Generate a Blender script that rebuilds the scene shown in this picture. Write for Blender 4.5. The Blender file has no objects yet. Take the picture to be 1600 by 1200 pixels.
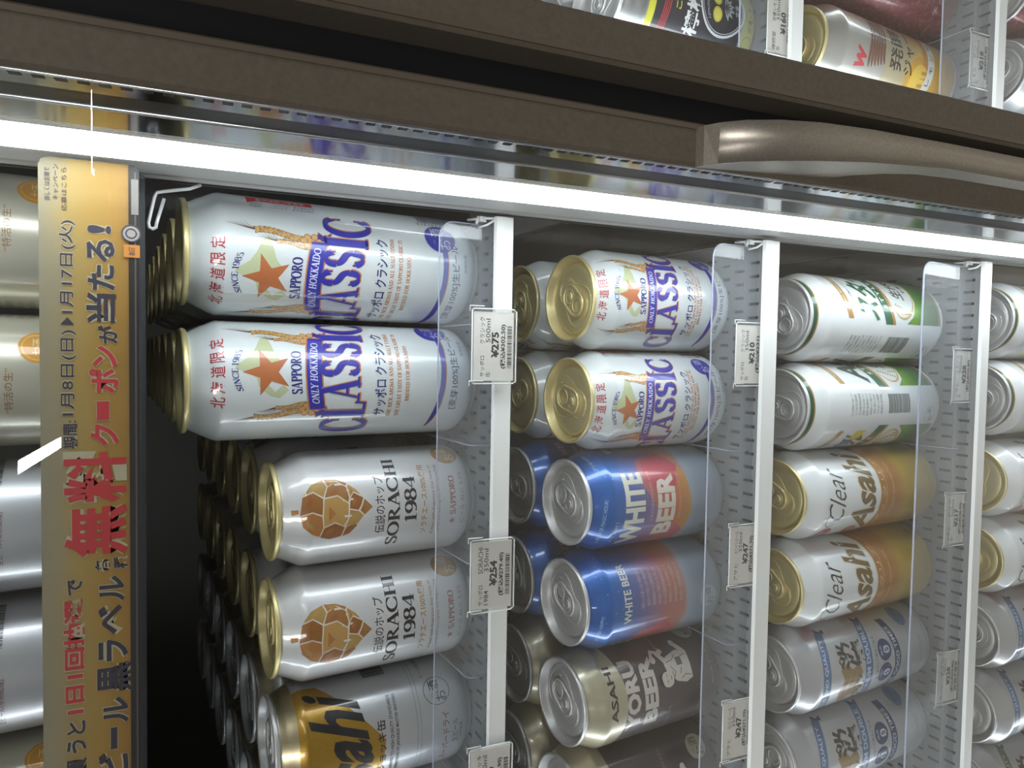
import bpy, math, random
from mathutils import Matrix, Vector
from math import sin, cos, pi, radians, sqrt

# ------------------------------------------------------------------ scene, camera, light
SC = bpy.context.scene
COL = SC.collection
EYE = 1.5                                   # camera height above the floor (m)


def W(x, y, z):                             # millimetres from the camera foot -> world metres
    return Vector((x / 1000, y / 1000, EYE + z / 1000))


SC.view_settings.view_transform = 'Standard'
SC.view_settings.look = 'None'
SC.view_settings.gamma = 1
SC.view_settings.use_curve_mapping = False
SC.view_settings.exposure = 0.13
SC.cycles.transparent_max_bounces = 32
SC.cycles.max_bounces = 10
SC.cycles.glossy_bounces = 5
SC.cycles.diffuse_bounces = 4
SC.cycles.use_denoising = True
SC.cycles.sample_clamp_indirect = 4

cam_data = bpy.data.cameras.new('camera')
cam_data.sensor_width = 36
cam_data.lens = 36 * 1097.26 / 1600
cam_data.clip_start = 0.01
cam = bpy.data.objects.new('camera', cam_data)
COL.objects.link(cam)
RIGHT = Vector((0.99908978, 0.0426566792, -0.000169812))
DOWN = Vector((0.0165048, -0.390234418, -0.920567592))
FWD = Vector((-0.0393346, 0.919726865, -0.390583257))
# the photographer held the camera turned by a quarter: the frame's right side points down
m3 = Matrix((DOWN, RIGHT, -FWD)).transposed()
cam.matrix_world = Matrix.Translation((0, 0, EYE)) @ m3.to_4x4()
SC.camera = cam

world = bpy.data.worlds.new('world')
SC.world = world
world.use_nodes = True
world.node_tree.nodes['Background'].inputs[0].default_value = (0.75, 0.78, 0.85, 1)
world.node_tree.nodes['Background'].inputs[1].default_value = 0.22


def area(name, loc, target, sx, sy, watts, color=(1, 1, 1)):
    d = bpy.data.lights.new(name, 'AREA')
    d.shape = 'RECTANGLE'
    d.size, d.size_y, d.energy, d.color = sx, sy, watts, color
    o = bpy.data.objects.new(name, d)
    COL.objects.link(o)
    o.location = loc
    n = (Vector(target) - Vector(loc)).normalized()
    up = Vector((0, 0, 1)) if abs(n.z) < .9 else Vector((0, 1, 0))
    x = up.cross(-n).normalized()
    y = (-n).cross(x)
    o.matrix_world = Matrix.Translation(loc) @ Matrix((x, y, -n)).transposed().to_4x4()
    return o


# fluorescent tubes on the shop ceiling
area('shop_ceiling_light', (-0.6, -1.6, 2.68), (-0.6, -1.6, 0), .3, 1.6, 34, (1, .97, .92))
area('shop_ceiling_light', (1.6, -1.4, 2.68), (1.6, -1.4, 0), .3, 1.6, 18, (1, .97, .92))
area('shop_ceiling_light', (-0.78, -5.6, 2.68), (-0.78, -5.6, 0), .09, 1.3, 14, (1, .97, .92))
area('shop_ceiling_light', (2.3, -8.1, 2.68), (2.3, -8.1, 0), .9, .07, 10, (1, .93, .97))

# ------------------------------------------------------------------ materials


def lin(h):
    if isinstance(h, str):
        h = h.lstrip('#')
        h = [int(h[i:i + 2], 16) / 255 for i in (0, 2, 4)]
    return tuple(c / 12.92 if c <= .04045 else ((c + .055) / 1.055) ** 2.4 for c in h) + (1,)


MATS = {}


def mat(name, color='#808080', rough=.5, metal=0., coat=0., coat_r=.05, spec=.5, emit=0):
    if name in MATS:
        return MATS[name]
    m = bpy.data.materials.new(name)
    m.use_nodes = True
    b = m.node_tree.nodes['Principled BSDF']
    b.inputs['Base Color'].default_value = lin(color)
    b.inputs['Roughness'].default_value = rough
    b.inputs['Metallic'].default_value = metal
    b.inputs['Coat Weight'].default_value = coat
    b.inputs['Coat Roughness'].default_value = coat_r
    b.inputs['Specular IOR Level'].default_value = spec
    if emit:
        b.inputs['Emission Color'].default_value = lin(color)
        b.inputs['Emission Strength'].default_value = emit
    MATS[name] = m
    return m


def ink(h, metal=.15):
    return mat('ink_' + h.lstrip('#') + ('_m' if metal > .3 else ''), h, .45, .1, .9, .04)


def clear(name, tint=(1, 1, 1), ior=1.45, rough=0.0, haze=0.0):
    if name in MATS:
        return MATS[name]
    m = bpy.data.materials.new(name)
    m.use_nodes = True
    nt = m.node_tree
    nt.nodes.clear()
    out = nt.nodes.new('ShaderNodeOutputMaterial')
    tr = nt.nodes.new('ShaderNodeBsdfTransparent')
    tr.inputs[0].default_value = (*tint, 1)
    gl = nt.nodes.new('ShaderNodeBsdfGlossy')
    gl.inputs['Roughness'].default_value = rough
    # Fresnel reflectance (Schlick), the same on both faces of the sheet
    lw = nt.nodes.new('ShaderNodeLayerWeight')
    lw.inputs[0].default_value = .5
    pw = nt.nodes.new('ShaderNodeMath')
    pw.operation = 'POWER'
    pw.inputs[1].default_value = 5
    nt.links.new(lw.outputs['Facing'], pw.inputs[0])
    f0 = ((ior - 1) / (ior + 1)) ** 2
    fr = nt.nodes.new('ShaderNodeMath')
    fr.operation = 'MULTIPLY_ADD'
    fr.inputs[1].default_value = 1 - f0
    fr.inputs[2].default_value = f0
    nt.links.new(pw.outputs[0], fr.inputs[0])
    mx = nt.nodes.new('ShaderNodeMixShader')
    nt.links.new(fr.outputs[0], mx.inputs[0])
    nt.links.new(tr.outputs[0], mx.inputs[1])
    nt.links.new(gl.outputs[0], mx.inputs[2])
    last = mx
    if haze:
        df = nt.nodes.new('ShaderNodeBsdfDiffuse')
        df.inputs[0].default_value = (.9, .92, .95, 1)
        m2 = nt.nodes.new('ShaderNodeMixShader')
        m2.inputs[0].default_value = haze
        nt.links.new(mx.outputs[0], m2.inputs[1])
        nt.links.new(df.outputs[0], m2.inputs[2])
        last = m2
    nt.links.new(last.outputs[0], out.inputs[0])
    MATS[name] = m
    return m


def grad(name, stops, metal=.3, rough=.32, coat=.9, noise=0., nscale=60, axis='Z', bump=0.):
    """paint that changes with height on the can itself (stops: mm, colour)"""
    if name in MATS:
        return MATS[name]
    m = mat(name, '#ffffff', rough, metal, coat, .06)
    nt = m.node_tree
    b = nt.nodes['Principled BSDF']
    tc = nt.nodes.new('ShaderNodeTexCoord')
    sep = nt.nodes.new('ShaderNodeSeparateXYZ')
    nt.links.new(tc.outputs['Object'], sep.inputs[0])
    lo, hi = stops[0][0], stops[-1][0]
    mr = nt.nodes.new('ShaderNodeMapRange')
    mr.inputs[1].default_value = lo / 1000
    mr.inputs[2].default_value = hi / 1000
    nt.links.new(sep.outputs[axis], mr.inputs[0])
    src = mr.outputs[0]
    if noise:
        nz = nt.nodes.new('ShaderNodeTexNoise')
        nz.inputs['Scale'].default_value = nscale
        nz.inputs['Detail'].default_value = 4
        nt.links.new(tc.outputs['Object'], nz.inputs['Vector'])
        mu = nt.nodes.new('ShaderNodeMath')
        mu.operation = 'MULTIPLY_ADD'
        nt.links.new(nz.outputs[0], mu.inputs[0])
        mu.inputs[1].default_value = noise
        nt.links.new(src, mu.inputs[2])
        su = nt.nodes.new('ShaderNodeMath')
        su.operation = 'SUBTRACT'
        nt.links.new(mu.outputs[0], su.inputs[0])
        su.inputs[1].default_value = noise / 2
        src = su.outputs[0]
    cr = nt.nodes.new('ShaderNodeValToRGB')
    el = cr.color_ramp.elements
    while len(el) < len(stops):
        el.new(.5)
    for e, (p, c) in zip(el, stops):
        e.position = (p - lo) / (hi - lo)
        e.color = lin(c)
    nt.links.new(src, cr.inputs[0])
    nt.links.new(cr.outputs[0], b.inputs['Base Color'])
    return m


def noisy(name, c1, c2, scale, rough=.5, metal=0., coat=0., thr=(.4, .6), detail=3, spec=.5):
    if name in MATS:
        return MATS[name]
    m = mat(name, c1, rough, metal, coat, .08, spec)
    nt = m.node_tree
    b = nt.nodes['Principled BSDF']
    tc = nt.nodes.new('ShaderNodeTexCoord')
    nz = nt.nodes.new('ShaderNodeTexNoise')
    nz.inputs['Scale'].default_value = scale
    nz.inputs['Detail'].default_value = detail
    nt.links.new(tc.outputs['Object'], nz.inputs['Vector'])
    cr = nt.nodes.new('ShaderNodeValToRGB')
    cr.color_ramp.elements[0].position = thr[0]
    cr.color_ramp.elements[1].position = thr[1]
    cr.color_ramp.elements[0].color = lin(c1)
    cr.color_ramp.elements[1].color = lin(c2)
    nt.links.new(nz.outputs[0], cr.inputs[0])
    nt.links.new(cr.outputs[0], b.inputs['Base Color'])
    return m


GOLD_LID = mat('gold_lid', '#e0d29a', .45, .6, .4, .08)
SILVER_LID = mat('silver_lid', '#d4d5d6', .45, .6, .4, .08)
GLASS = clear('door_glass', (.985, .99, .99), 1.5)
ACRYL = clear('clear_acrylic', (.93, .95, .97), 1.45, 0, .06)
ACRYL_EDGE = mat('acrylic_edge', '#a3aabc', .15, 0, .5)
HOLD = clear('clear_holder', (.98, .98, .98), 1.5, 0, .015)
HOLD_EDGE = mat('holder_edge', '#eceeee', .12, 0, 1)
CARD = mat('price_card', '#e6e4df', .7)
BLACK_INK = mat('black_ink', '#1c1b1c', .6)
GREY_INK = mat('grey_ink', '#3a393a', .6)
DECK = mat('deck_plastic', '#797c7f', .4)
SLOT = mat('deck_underside', '#33363b', .6)
RAIL = mat('rail_white', '#e6e7e6', .4)
POST_WHITE = noisy('post_white_paint', '#f4f5f2', '#c9c8c0', 90, .35, thr=(.70, .80), detail=5)
POST_GREY = mat('post_grey_plastic', '#b9bab9', .35)
POST_DARK = mat('post_dark_seal', '#2a2a2c', .5)
FRAME = noisy('bronze_frame', '#5f584f', '#686157', 500, .42, .15, 0, (.3, .7))
FRAME_EDGE = mat('bronze_edge', '#6a6258', .35, .3)
BLACK = mat('black_rubber', '#0b0d14', .5)
SPACER = mat('spacer_metal', '#7b7d83', .12, 1)
SPACER_EDGE = mat('spacer_edge', '#d9dce2', .2, .9)
HANDLE = noisy('brushed_handle', '#aaa49b', '#bab4aa', 900, .38, .75, 0, (.3, .7))
WIRE = mat('white_wire', '#e9eaec', .25, .2)
DARKWALL = mat('cooler_dark', '#060709', .5)

# ------------------------------------------------------------------ mesh helpers (all in mm)


class MB:
    def __init__(self):
        self.v, self.f, self.mi, self.mats, self.sm, self.n = [], [], [], [], [], {}

    def m(self, material):
        if material not in self.mats:
            self.mats.append(material)
        return self.mats.index(material)

    def vert(self, p, n=None):
        self.v.append(tuple(p))
        if n is not None:
            self.n[len(self.v) - 1] = tuple(n)
        return len(self.v) - 1

    def face(self, idx, material, smooth=False):
        self.f.append(tuple(idx))
        self.mi.append(self.m(material))
        self.sm.append(smooth)

    def poly(self, pts, material):
        self.face([self.vert(p) for p in pts], material)

    def box(self, x0, x1, y0, y1, z0, z1, material, bev=0):
        if bev:
            # chamfered box: octagon in XZ extruded along y with chamfer
            b = bev
            ring = [(x0 + b, z0), (x1 - b, z0), (x1, z0 + b), (x1, z1 - b), (x1 - b, z1), (x0 + b, z1), (x0, z1 - b), (x0, z0 + b)]
            self.prism(ring, 'y', y0, y1, material)
            return
        a = [self.vert(p) for p in ((x0, y0, z0), (x1, y0, z0), (x1, y1, z0), (x0, y1, z0), (x0, y0, z1), (x1, y0, z1), (x1, y1, z1), (x0, y1, z1))]
        for q in ((0, 3, 2, 1), (4, 5, 6, 7), (0, 1, 5, 4), (1, 2, 6, 5), (2, 3, 7, 6), (3, 0, 4, 7)):
            self.face([a[i] for i in q], material)

    def prism(self, pts, axis, t0, t1, material, cap=None):
        """2D polygon extruded along an axis; pts are the other two coords in order"""
        def P(p, t):
            return {'x': (t, p[0], p[1]), 'y': (p[0], t, p[1]), 'z': (p[0], p[1], t)}[axis]
        n = len(pts)
        a = [self.vert(P(p, t0)) for p in pts]
        b = [self.vert(P(p, t1)) for p in pts]
        for i in range(n):
            j = (i + 1) % n
            self.face((a[i], a[j], b[j], b[i]), material)
        self.face(a[::-1], cap or material)
        self.face(b, cap or material)

    def tube(self, path, r, material, seg=8, closed=False):
        P = [Vector(p) for p in path]
        rings = []
        up = None
        for i, p in enumerate(P):
            if closed:
                t = (P[(i + 1) % len(P)] - P[i - 1]).normalized()
            else:
                t = (P[min(i + 1, len(P) - 1)] - P[max(i - 1, 0)]).normalized()
            if up is None:
                up = Vector((0, 0, 1)) if abs(t.z) < .9 else Vector((1, 0, 0))
            a = t.cross(up).normalized()
            up = a.cross(t).normalized()
            rings.append([self.vert(p + r * (cos(2 * pi * k / seg) * a + sin(2 * pi * k / seg) * up)) for k in range(seg)])
        R = rings + ([rings[0]] if closed else [])
        for A, B in zip(R, R[1:]):
            for k in range(seg):
                l = (k + 1) % seg
                self.face((A[k], A[l], B[l], B[k]), material, True)
        if not closed:
            self.face(rings[0][::-1], material)
            self.face(rings[-1], material)

    def lathe(self, prof, material, seg=72, cx=0, cy=0, sy=1.0):
        rings = []
        for r, h in prof:
            if r < 1e-6:
                rings.append([self.vert((cx, cy, h))])
            else:
                rings.append([self.vert((cx + r * sin(2 * pi * k / seg), cy - r * sy * cos(2 * pi * k / seg), h)) for k in range(seg)])
        for A, B in zip(rings, rings[1:]):
            for k in range(seg):
                l = (k + 1) % seg
                if len(A) == 1:
                    self.face((A[0], B[l], B[k]), material, True)
                elif len(B) == 1:
                    self.face((A[k], A[l], B[0]), material, True)
                else:
                    self.face((A[k], A[l], B[l], B[k]), material, True)

    def mesh(self, name):
        me = bpy.data.meshes.new(name)
        me.from_pydata([(x / 1000, y / 1000, z / 1000) for x, y, z in self.v], [], self.f)
        for m in self.mats:
            me.materials.append(m)
        me.polygons.foreach_set('material_index', self.mi)
        me.polygons.foreach_set('use_smooth', self.sm)
        me.update()
        if self.n:
            ns = [self.n.get(i, (0, 0, 0)) for i in range(len(self.v))]
            me.normals_split_custom_set_from_vertices(ns)
        return me

    def obj(self, name, parent=None):
        o = bpy.data.objects.new(name, self.mesh(name))
        COL.objects.link(o)
        o.parent = parent
        return o


def empty(name, mw=None, label=None, cat=None, group=None, kind=None):
    o = bpy.data.objects.new(name, None)
    COL.objects.link(o)
    o.empty_display_size = .02
    if mw is not None:
        o.matrix_world = mw
    tag(o, label, cat, group, kind)
    return o


def tag(o, label=None, cat=None, group=None, kind=None):
    for k, v in (('label', label), ('category', cat), ('group', group), ('kind', kind)):
        if v:
            o[k] = v
    return o


# ------------------------------------------------------------------ 2D artwork: text, brush letters, shapes
_tc = {}


def raw_text(s, bold=0.0):
    key = (s, bold)
    if key not in _tc:
        c = bpy.data.curves.new('lettering', 'FONT')
        c.body = s
        c.resolution_u = 2
        c.offset = bold
        o = bpy.data.objects.new('lettering', c)
        me = o.to_mesh()
        vs = [(v.co.x, v.co.y) for v in me.vertices]
        ps = [[vs[i] for i in p.vertices] for p in me.polygons]
        o.to_mesh_clear()
        bpy.data.objects.remove(o)
        bpy.data.curves.remove(c)
        _tc[key] = ps
    return _tc[key]


def fit(polys, cx, cy, w, h, arc=0, slant=0, rot=0, keep=False):
    """scale the polygons into a box w x h centred at (cx, cy); arc: mm the ends drop"""
    if not polys:
        return []
    xs = [p[0] for q in polys for p in q]
    ys = [p[1] for q in polys for p in q]
    x0, x1, y0, y1 = min(xs), max(xs), min(ys), max(ys)
    sx = w / max(x1 - x0, 1e-9)
    sy = h / max(y1 - y0, 1e-9) if h else sx
    if keep:
        sx = sy
    mx, my = (x0 + x1) / 2, (y0 + y1) / 2
    out = []
    for q in polys:
        r = []
        for x, y in q:
            X, Y = (x - mx) * sx, (y - my) * sy
            X += slant * Y
            Y += arc * -((X / (w / 2)) ** 2) if arc else 0
            Y += rot * X
            r.append((cx + X, cy + Y))
        out.append(r)
    return out


def text(s, cx, cy, w, h, bold=0.0, **k):
    return fit(raw_text(s, bold), cx, cy, w, h, **k)


def stroke(pts, w, closed=False):
    """band of constant or varying width along a polyline"""
    n = len(pts)
    out = []
    L, R = [], []
    for i, p in enumerate(pts):
        a = pts[(i - 1) % n] if closed or i else p
        b = pts[(i + 1) % n] if closed or i < n - 1 else p
        dx, dy = b[0] - a[0], b[1] - a[1]
        l = math.hypot(dx, dy) or 1
        ww = (w[i] if isinstance(w, (list, tuple)) else w) / 2
        L.append((p[0] - dy / l * ww, p[1] + dx / l * ww))
        R.append((p[0] + dy / l * ww, p[1] - dx / l * ww))
    m = n if closed else n - 1
    for i in range(m):
        j = (i + 1) % n
        out.append([L[i], R[i], R[j], L[j]])
    return out


def arcpts(cx, cy, rx, ry, a0, a1, n=14):
    return [(cx + rx * cos(radians(a0 + (a1 - a0) * i / n)), cy + ry * sin(radians(a0 + (a1 - a0) * i / n))) for i in range(n + 1)]


def disc(cx, cy, rx, ry=None, n=28):
    return [arcpts(cx, cy, rx, ry or rx, 0, 360, n)[:-1]]


def ringp(cx, cy, r, w, ry=None):
    return stroke(arcpts(cx, cy, r, ry or r, 0, 360, 32)[:-1], w, True)


def rect(x0, x1, y0, y1):
    return [[(x0, y0), (x1, y0), (x1, y1), (x0, y1)]]


def leaf(x, y, l, w, a):
    c, s = cos(radians(a)), sin(radians(a))
    q = [(0, 0), (l * .3, w * .42), (l * .65, w * .4), (l, 0), (l * .65, -w * .4), (l * .3, -w * .42)]
    return [[(x + u * c - v * s, y + u * s + v * c) for u, v in q]]


# brush (roman) alphabet: contrast strokes with small serifs, box height 1
def _bez(p0, p1, p2, p3, n=10):
    return [tuple((1 - t) ** 3 * a + 3 * (1 - t) ** 2 * t * b + 3 * (1 - t) * t * t * c + t ** 3 * d for a, b, c, d in zip(p0, p1, p2, p3)) for t in [i / n for i in range(n + 1)]]


SER = {
    'C': (.78, [('a', .44, .5, .38, .46, 42, 318), ('l', .72, .80, .72, .62, .07), ('l', .72, .2, .72, .34, .07)]),
    'L': (.66, [('l', .2, 0, .2, 1), ('l', .2, .03, .62, .03, .07), ('l', .60, .0, .62, .26, .07), ('s', .2, 1), ('s', .17, 0)]),
    'A': (.82, [('l', .10, 0, .42, 1, .08), ('l', .38, 1, .70, 0, .2), ('l', .22, .34, .56, .34, .07), ('s', .10, 0, .22), ('s', .70, 0, .3)]),
    'S': (.62, [('b', (.50, .80), (.40, 1.04), (.04, 1.0), (.09, .70)), ('b', (.09, .70), (.14, .46), (.52, .56), (.52, .26), .19), ('b', (.52, .26), (.50, -.06), (.16, -.04), (.08, .20)), ('l', .53, .72, .53, .95, .06), ('l', .06, .05, .06, .28, .06)]),
    'I': (.36, [('l', .18, 0, .18, 1), ('s', .18, 1), ('s', .18, 0)]),
    'O': (.86, [('a', .43, .5, .35, .46, 0, 360)]),
    'R': (.78, [('l', .2, 0, .2, 1), ('b', (.2, .96), (.68, 1.02), (.68, .46), (.2, .5)), ('l', .38, .48, .72, 0, .17), ('s', .2, 0), ('s', .16, 1, .2)]),
    'P': (.66, [('l', .2, 0, .2, 1), ('b', (.2, .96), (.72, 1.02), (.72, .42), (.2, .46)), ('s', .2, 0), ('s', .16, 1, .2)]),
    'H': (.86, [('l', .2, 0, .2, 1), ('l', .66, 0, .66, 1), ('l', .2, .5, .66, .5, .07), ('s', .2, 0), ('s', .2, 1), ('s', .66, 0), ('s', .66, 1)]),
    'N': (.84, [('l', .16, 0, .16, 1, .08), ('l', .16, 1, .68, 0, .18), ('l', .68, 0, .68, 1, .08), ('s', .16, 0), ('s', .13, 1, .16), ('s', .68, 1)]),
    'K': (.80, [('l', .2, 0, .2, 1), ('l', .22, .42, .62, 1, .08), ('l', .34, .56, .68, 0, .18), ('s', .2, 0), ('s', .2, 1), ('s', .66, 0), ('s', .62, 1)]),
    'D': (.82, [('l', .2, 0, .2, 1), ('b', (.2, .97), (.86, 1.0), (.86, 0), (.2, .03), .16), ('s', .16, 0, .2), ('s', .16, 1, .2)]),
    'Y': (.74, [('l', .08, 1, .38, .46, .16), ('l', .66, 1, .38, .46, .08), ('l', .38, 0, .38, .48), ('s', .38, 0), ('s', .08, 1), ('s', .66, 1)]),
    'E': (.70, [('l', .2, 0, .2, 1), ('l', .2, .97, .60, .97, .07), ('l', .2, .03, .62, .03, .07), ('l', .2, .5, .5, .5, .07), ('l', .59, .78, .59, 1, .06), ('l', .62, 0, .62, .24, .06), ('s', .15, 1, .16), ('s', .15, 0, .16)]),
    'M': (1.0, [('l', .16, 0, .18, 1, .08), ('l', .18, 1, .48, .1, .16), ('l', .48, .1, .80, 1, .08), ('l', .82, 0, .80, 1, .17), ('s', .16, 0), ('s', .82, 0), ('s', .15, 1, .14), ('s', .84, 1, .14)]),
    'T': (.74, [('l', .37, 0, .37, 1), ('l', .06, .96, .68, .96, .07), ('l', .06, .78, .06, .97, .06), ('l', .68, .78, .68, .97, .06), ('s', .37, 0)]),
    'F': (.68, [('l', .2, 0, .2, 1), ('l', .2, .97, .60, .97, .07), ('l', .2, .5, .5, .5, .07), ('l', .59, .78, .59, 1, .06), ('s', .2, 0), ('s', .15, 1, .16)]),
    'B': (.74, [('l', .2, 0, .2, 1), ('b', (.2, .97), (.64, 1.0), (.62, .54), (.2, .52)), ('b', (.2, .52), (.74, .54), (.72, 0), (.2, .03)), ('s', .15, 1, .16), ('s', .15, 0, .16)]),
    'W': (1.1, [('l', .08, 1, .32, 0, .16), ('l', .32, 0, .54, 1, .07), ('l', .54, 1, .76, 0, .16), ('l', .76, 0, .98, 1, .07), ('s', .08, 1), ('s', .54, 1, .2), ('s', .98, 1)]),
    'X': (.76, [('l', .1, 1, .66, 0, .17), ('l', .1, 0, .64, 1, .07), ('s', .1, 1), ('s', .1, 0), ('s', .66, 0), ('s', .66, 1)]),
    'G': (.84, [('a', .44, .5, .38, .46, 42, 330), ('l', .74, .05, .74, .42), ('s', .72, .44, .2), ('l', .72, .82, .72, .64, .07)]),
    'U': (.8, [('l', .18, 1, .18, .4), ('b', (.18, .4), (.18, -.1), (.64, -.1), (.64, .4)), ('l', .64, .4, .64, 1, .08), ('s', .18, 1), ('s', .64, 1)]),
    'V': (.78, [('l', .08, 1, .38, 0, .17), ('l', .38, 0, .68, 1, .07), ('s', .08, 1), ('s', .68, 1)]),
    '1': (.5, [('l', .26, 0, .26, 1), ('l', .08, .82, .26, .98, .07), ('s', .26, 0, .3)]),
    '9': (.66, [('a', .33, .68, .24, .29, 0, 360), ('b', (.58, .68), (.62, .2), (.4, -.05), (.12, .08))]),
    '8': (.66, [('a', .33, .74, .21, .23, 0, 360), ('a', .33, .26, .25, .25, 0, 360)]),
    '5': (.62, [('l', .16, .95, .54, .95, .12), ('l', .16, .95, .14, .54, .07), ('b', (.14, .54), (.3, .7), (.56, .6), (.55, .3)), ('b', (.55, .3), (.52, -.05), (.2, -.04), (.1, .1))]),
    '4': (.70, [('l', .48, 0, .48, 1), ('l', .04, .28, .66, .28, .07), ('l', .04, .28, .48, .98, .07), ('s', .46, 0, .26)]),
    '0': (.66, [('a', .33, .5, .25, .46, 0, 360)]),
    '.': (.26, [('l', .1, .0, .1, .14, .14)]),
    ' ': (.36, []),
}


def roman(s, cx, cy, w, h, thick=.2, grow=0., **k):
    """brush-serif lettering fitted to a box"""
    polys = []
    x = 0
    for ch in s:
        if ch not in SER:
            ch = ' '
        adv, items = SER[ch]
        for it in items:
            if it[0] == 'l':
                x0, y0, x1, y1 = it[1:5]
                wt = it[5] if len(it) > 5 else thick
                polys += stroke([(x + x0, y0), (x + x1, y1)], wt + grow)
            elif it[0] == 's':
                ww = it[3] if len(it) > 3 else .22
                yy = it[2]
                y0, y1 = (0, .06) if yy < .2 else ((.94, 1.0) if yy > .8 else (yy - .03, yy + .03))
                hw = ww / 2 + thick * .25
                polys.append([(x + it[1] - hw - grow / 2, y0 - grow / 2), (x + it[1] + hw + grow / 2, y0 - grow / 2), (x + it[1] + hw + grow / 2, y1 + grow / 2), (x + it[1] - hw - grow / 2, y1 + grow / 2)])
            else:
                if it[0] == 'a':
                    pts = arcpts(it[1], it[2], it[3], it[4], it[5], it[6], 20)
                    wt = thick
                else:
                    pts = _bez(*it[1:5])
                    wt = it[5] if len(it) > 5 else thick
                ws = []
                for i in range(len(pts)):
                    a, b = pts[max(i - 1, 0)], pts[min(i + 1, len(pts) - 1)]
                    dx, dy = b[0] - a[0], b[1] - a[1]
                    l = math.hypot(dx, dy) or 1
                    t = .07
                    if it[0] == 'b' and len(it) > 5 and ch == 'S':
                        q = 1
                    else:
                        q = abs(dy) / l
                    ws.append(t + (wt - t) * q + grow)
                polys += stroke([(x + a, b) for a, b in pts], ws)
        x += adv
    return fit(polys, cx, cy, w, h, **k)


def barcode(cx, cy, w, h, seed=1, vertical=False):
    rnd = random.Random(seed)
    out = []
    x = -w / 2
    while x < w / 2 - .5:
        t = rnd.choice((.28, .28, .5, .75))
        out += rect(x, min(x + t, w / 2), -h / 2, h / 2)
        x += t + rnd.choice((.3, .3, .55))
    if vertical:
        return [[(cx + b, cy + a) for a, b in q] for q in out]
    return [[(cx + a, cy + b) for a, b in q] for q in out]


# ------------------------------------------------------------------ cans
RB = 33.2


def profile(H):
    return [(21.0, 3.5), (23.5, .4), (24.6, 0), (25.6, .6), (27.2, 3.4), (30.2, 6.2), (32.2, 9.2), (33.0, 12.2), (RB, 15.0), (RB, 17.0),
            (RB, H - 21.0), (RB, H - 19.0), (32.95, H - 17.2), (31.9, H - 14.6), (30.3, H - 11.4), (28.7, H - 8.0), (27.2, H - 5.2), (26.4, H - 3.4), (26.4, H - 2.4)]


def smooth_profile(H):
    P = profile(H)
    out = []
    for i in range(len(P) - 1):
        p0, p1, p2, p3 = P[max(i - 1, 0)], P[i], P[i + 1], P[min(i + 2, len(P) - 1)]
        n = 1 if abs(p2[1] - p1[1]) > 30 else 3
        if abs(p1[1] - p0[1]) > 30:
            p0 = (2 * p1[0] - p2[0], 2 * p1[1] - p2[1])
        if abs(p3[1] - p2[1]) > 30:
            p3 = (2 * p2[0] - p1[0], 2 * p2[1] - p1[1])
        for k in range(n):
            t = k / n
            out.append(tuple(.5 * (2 * b + (c - a) * t + (2 * a - 5 * b + 4 * c - d) * t * t + (-a + 3 * b - 3 * c + d) * t ** 3) for a, b, c, d in zip(p0, p1, p2, p3)) if n > 1 else p1)
    out.append(P[-1])
    return [(min(r, RB), h) for r, h in out]


def clip(poly, axis, lo, hi):
    for sgn, lim in ((1, lo), (-1, hi)):
        out = []
        n = len(poly)
        for i in range(n):
            a, b = poly[i], poly[(i + 1) % n]
            da, db = sgn * (a[axis] - lim), sgn * (b[axis] - lim)
            if da >= 0:
                out.append(a)
            if (da > 0 > db) or (da < 0 < db):
                t = da / (da - db)
                out.append((a[0] + (b[0] - a[0]) * t, a[1] + (b[1] - a[1]) * t))
        poly = out
        if len(poly) < 3:
            return []
    return poly


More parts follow.
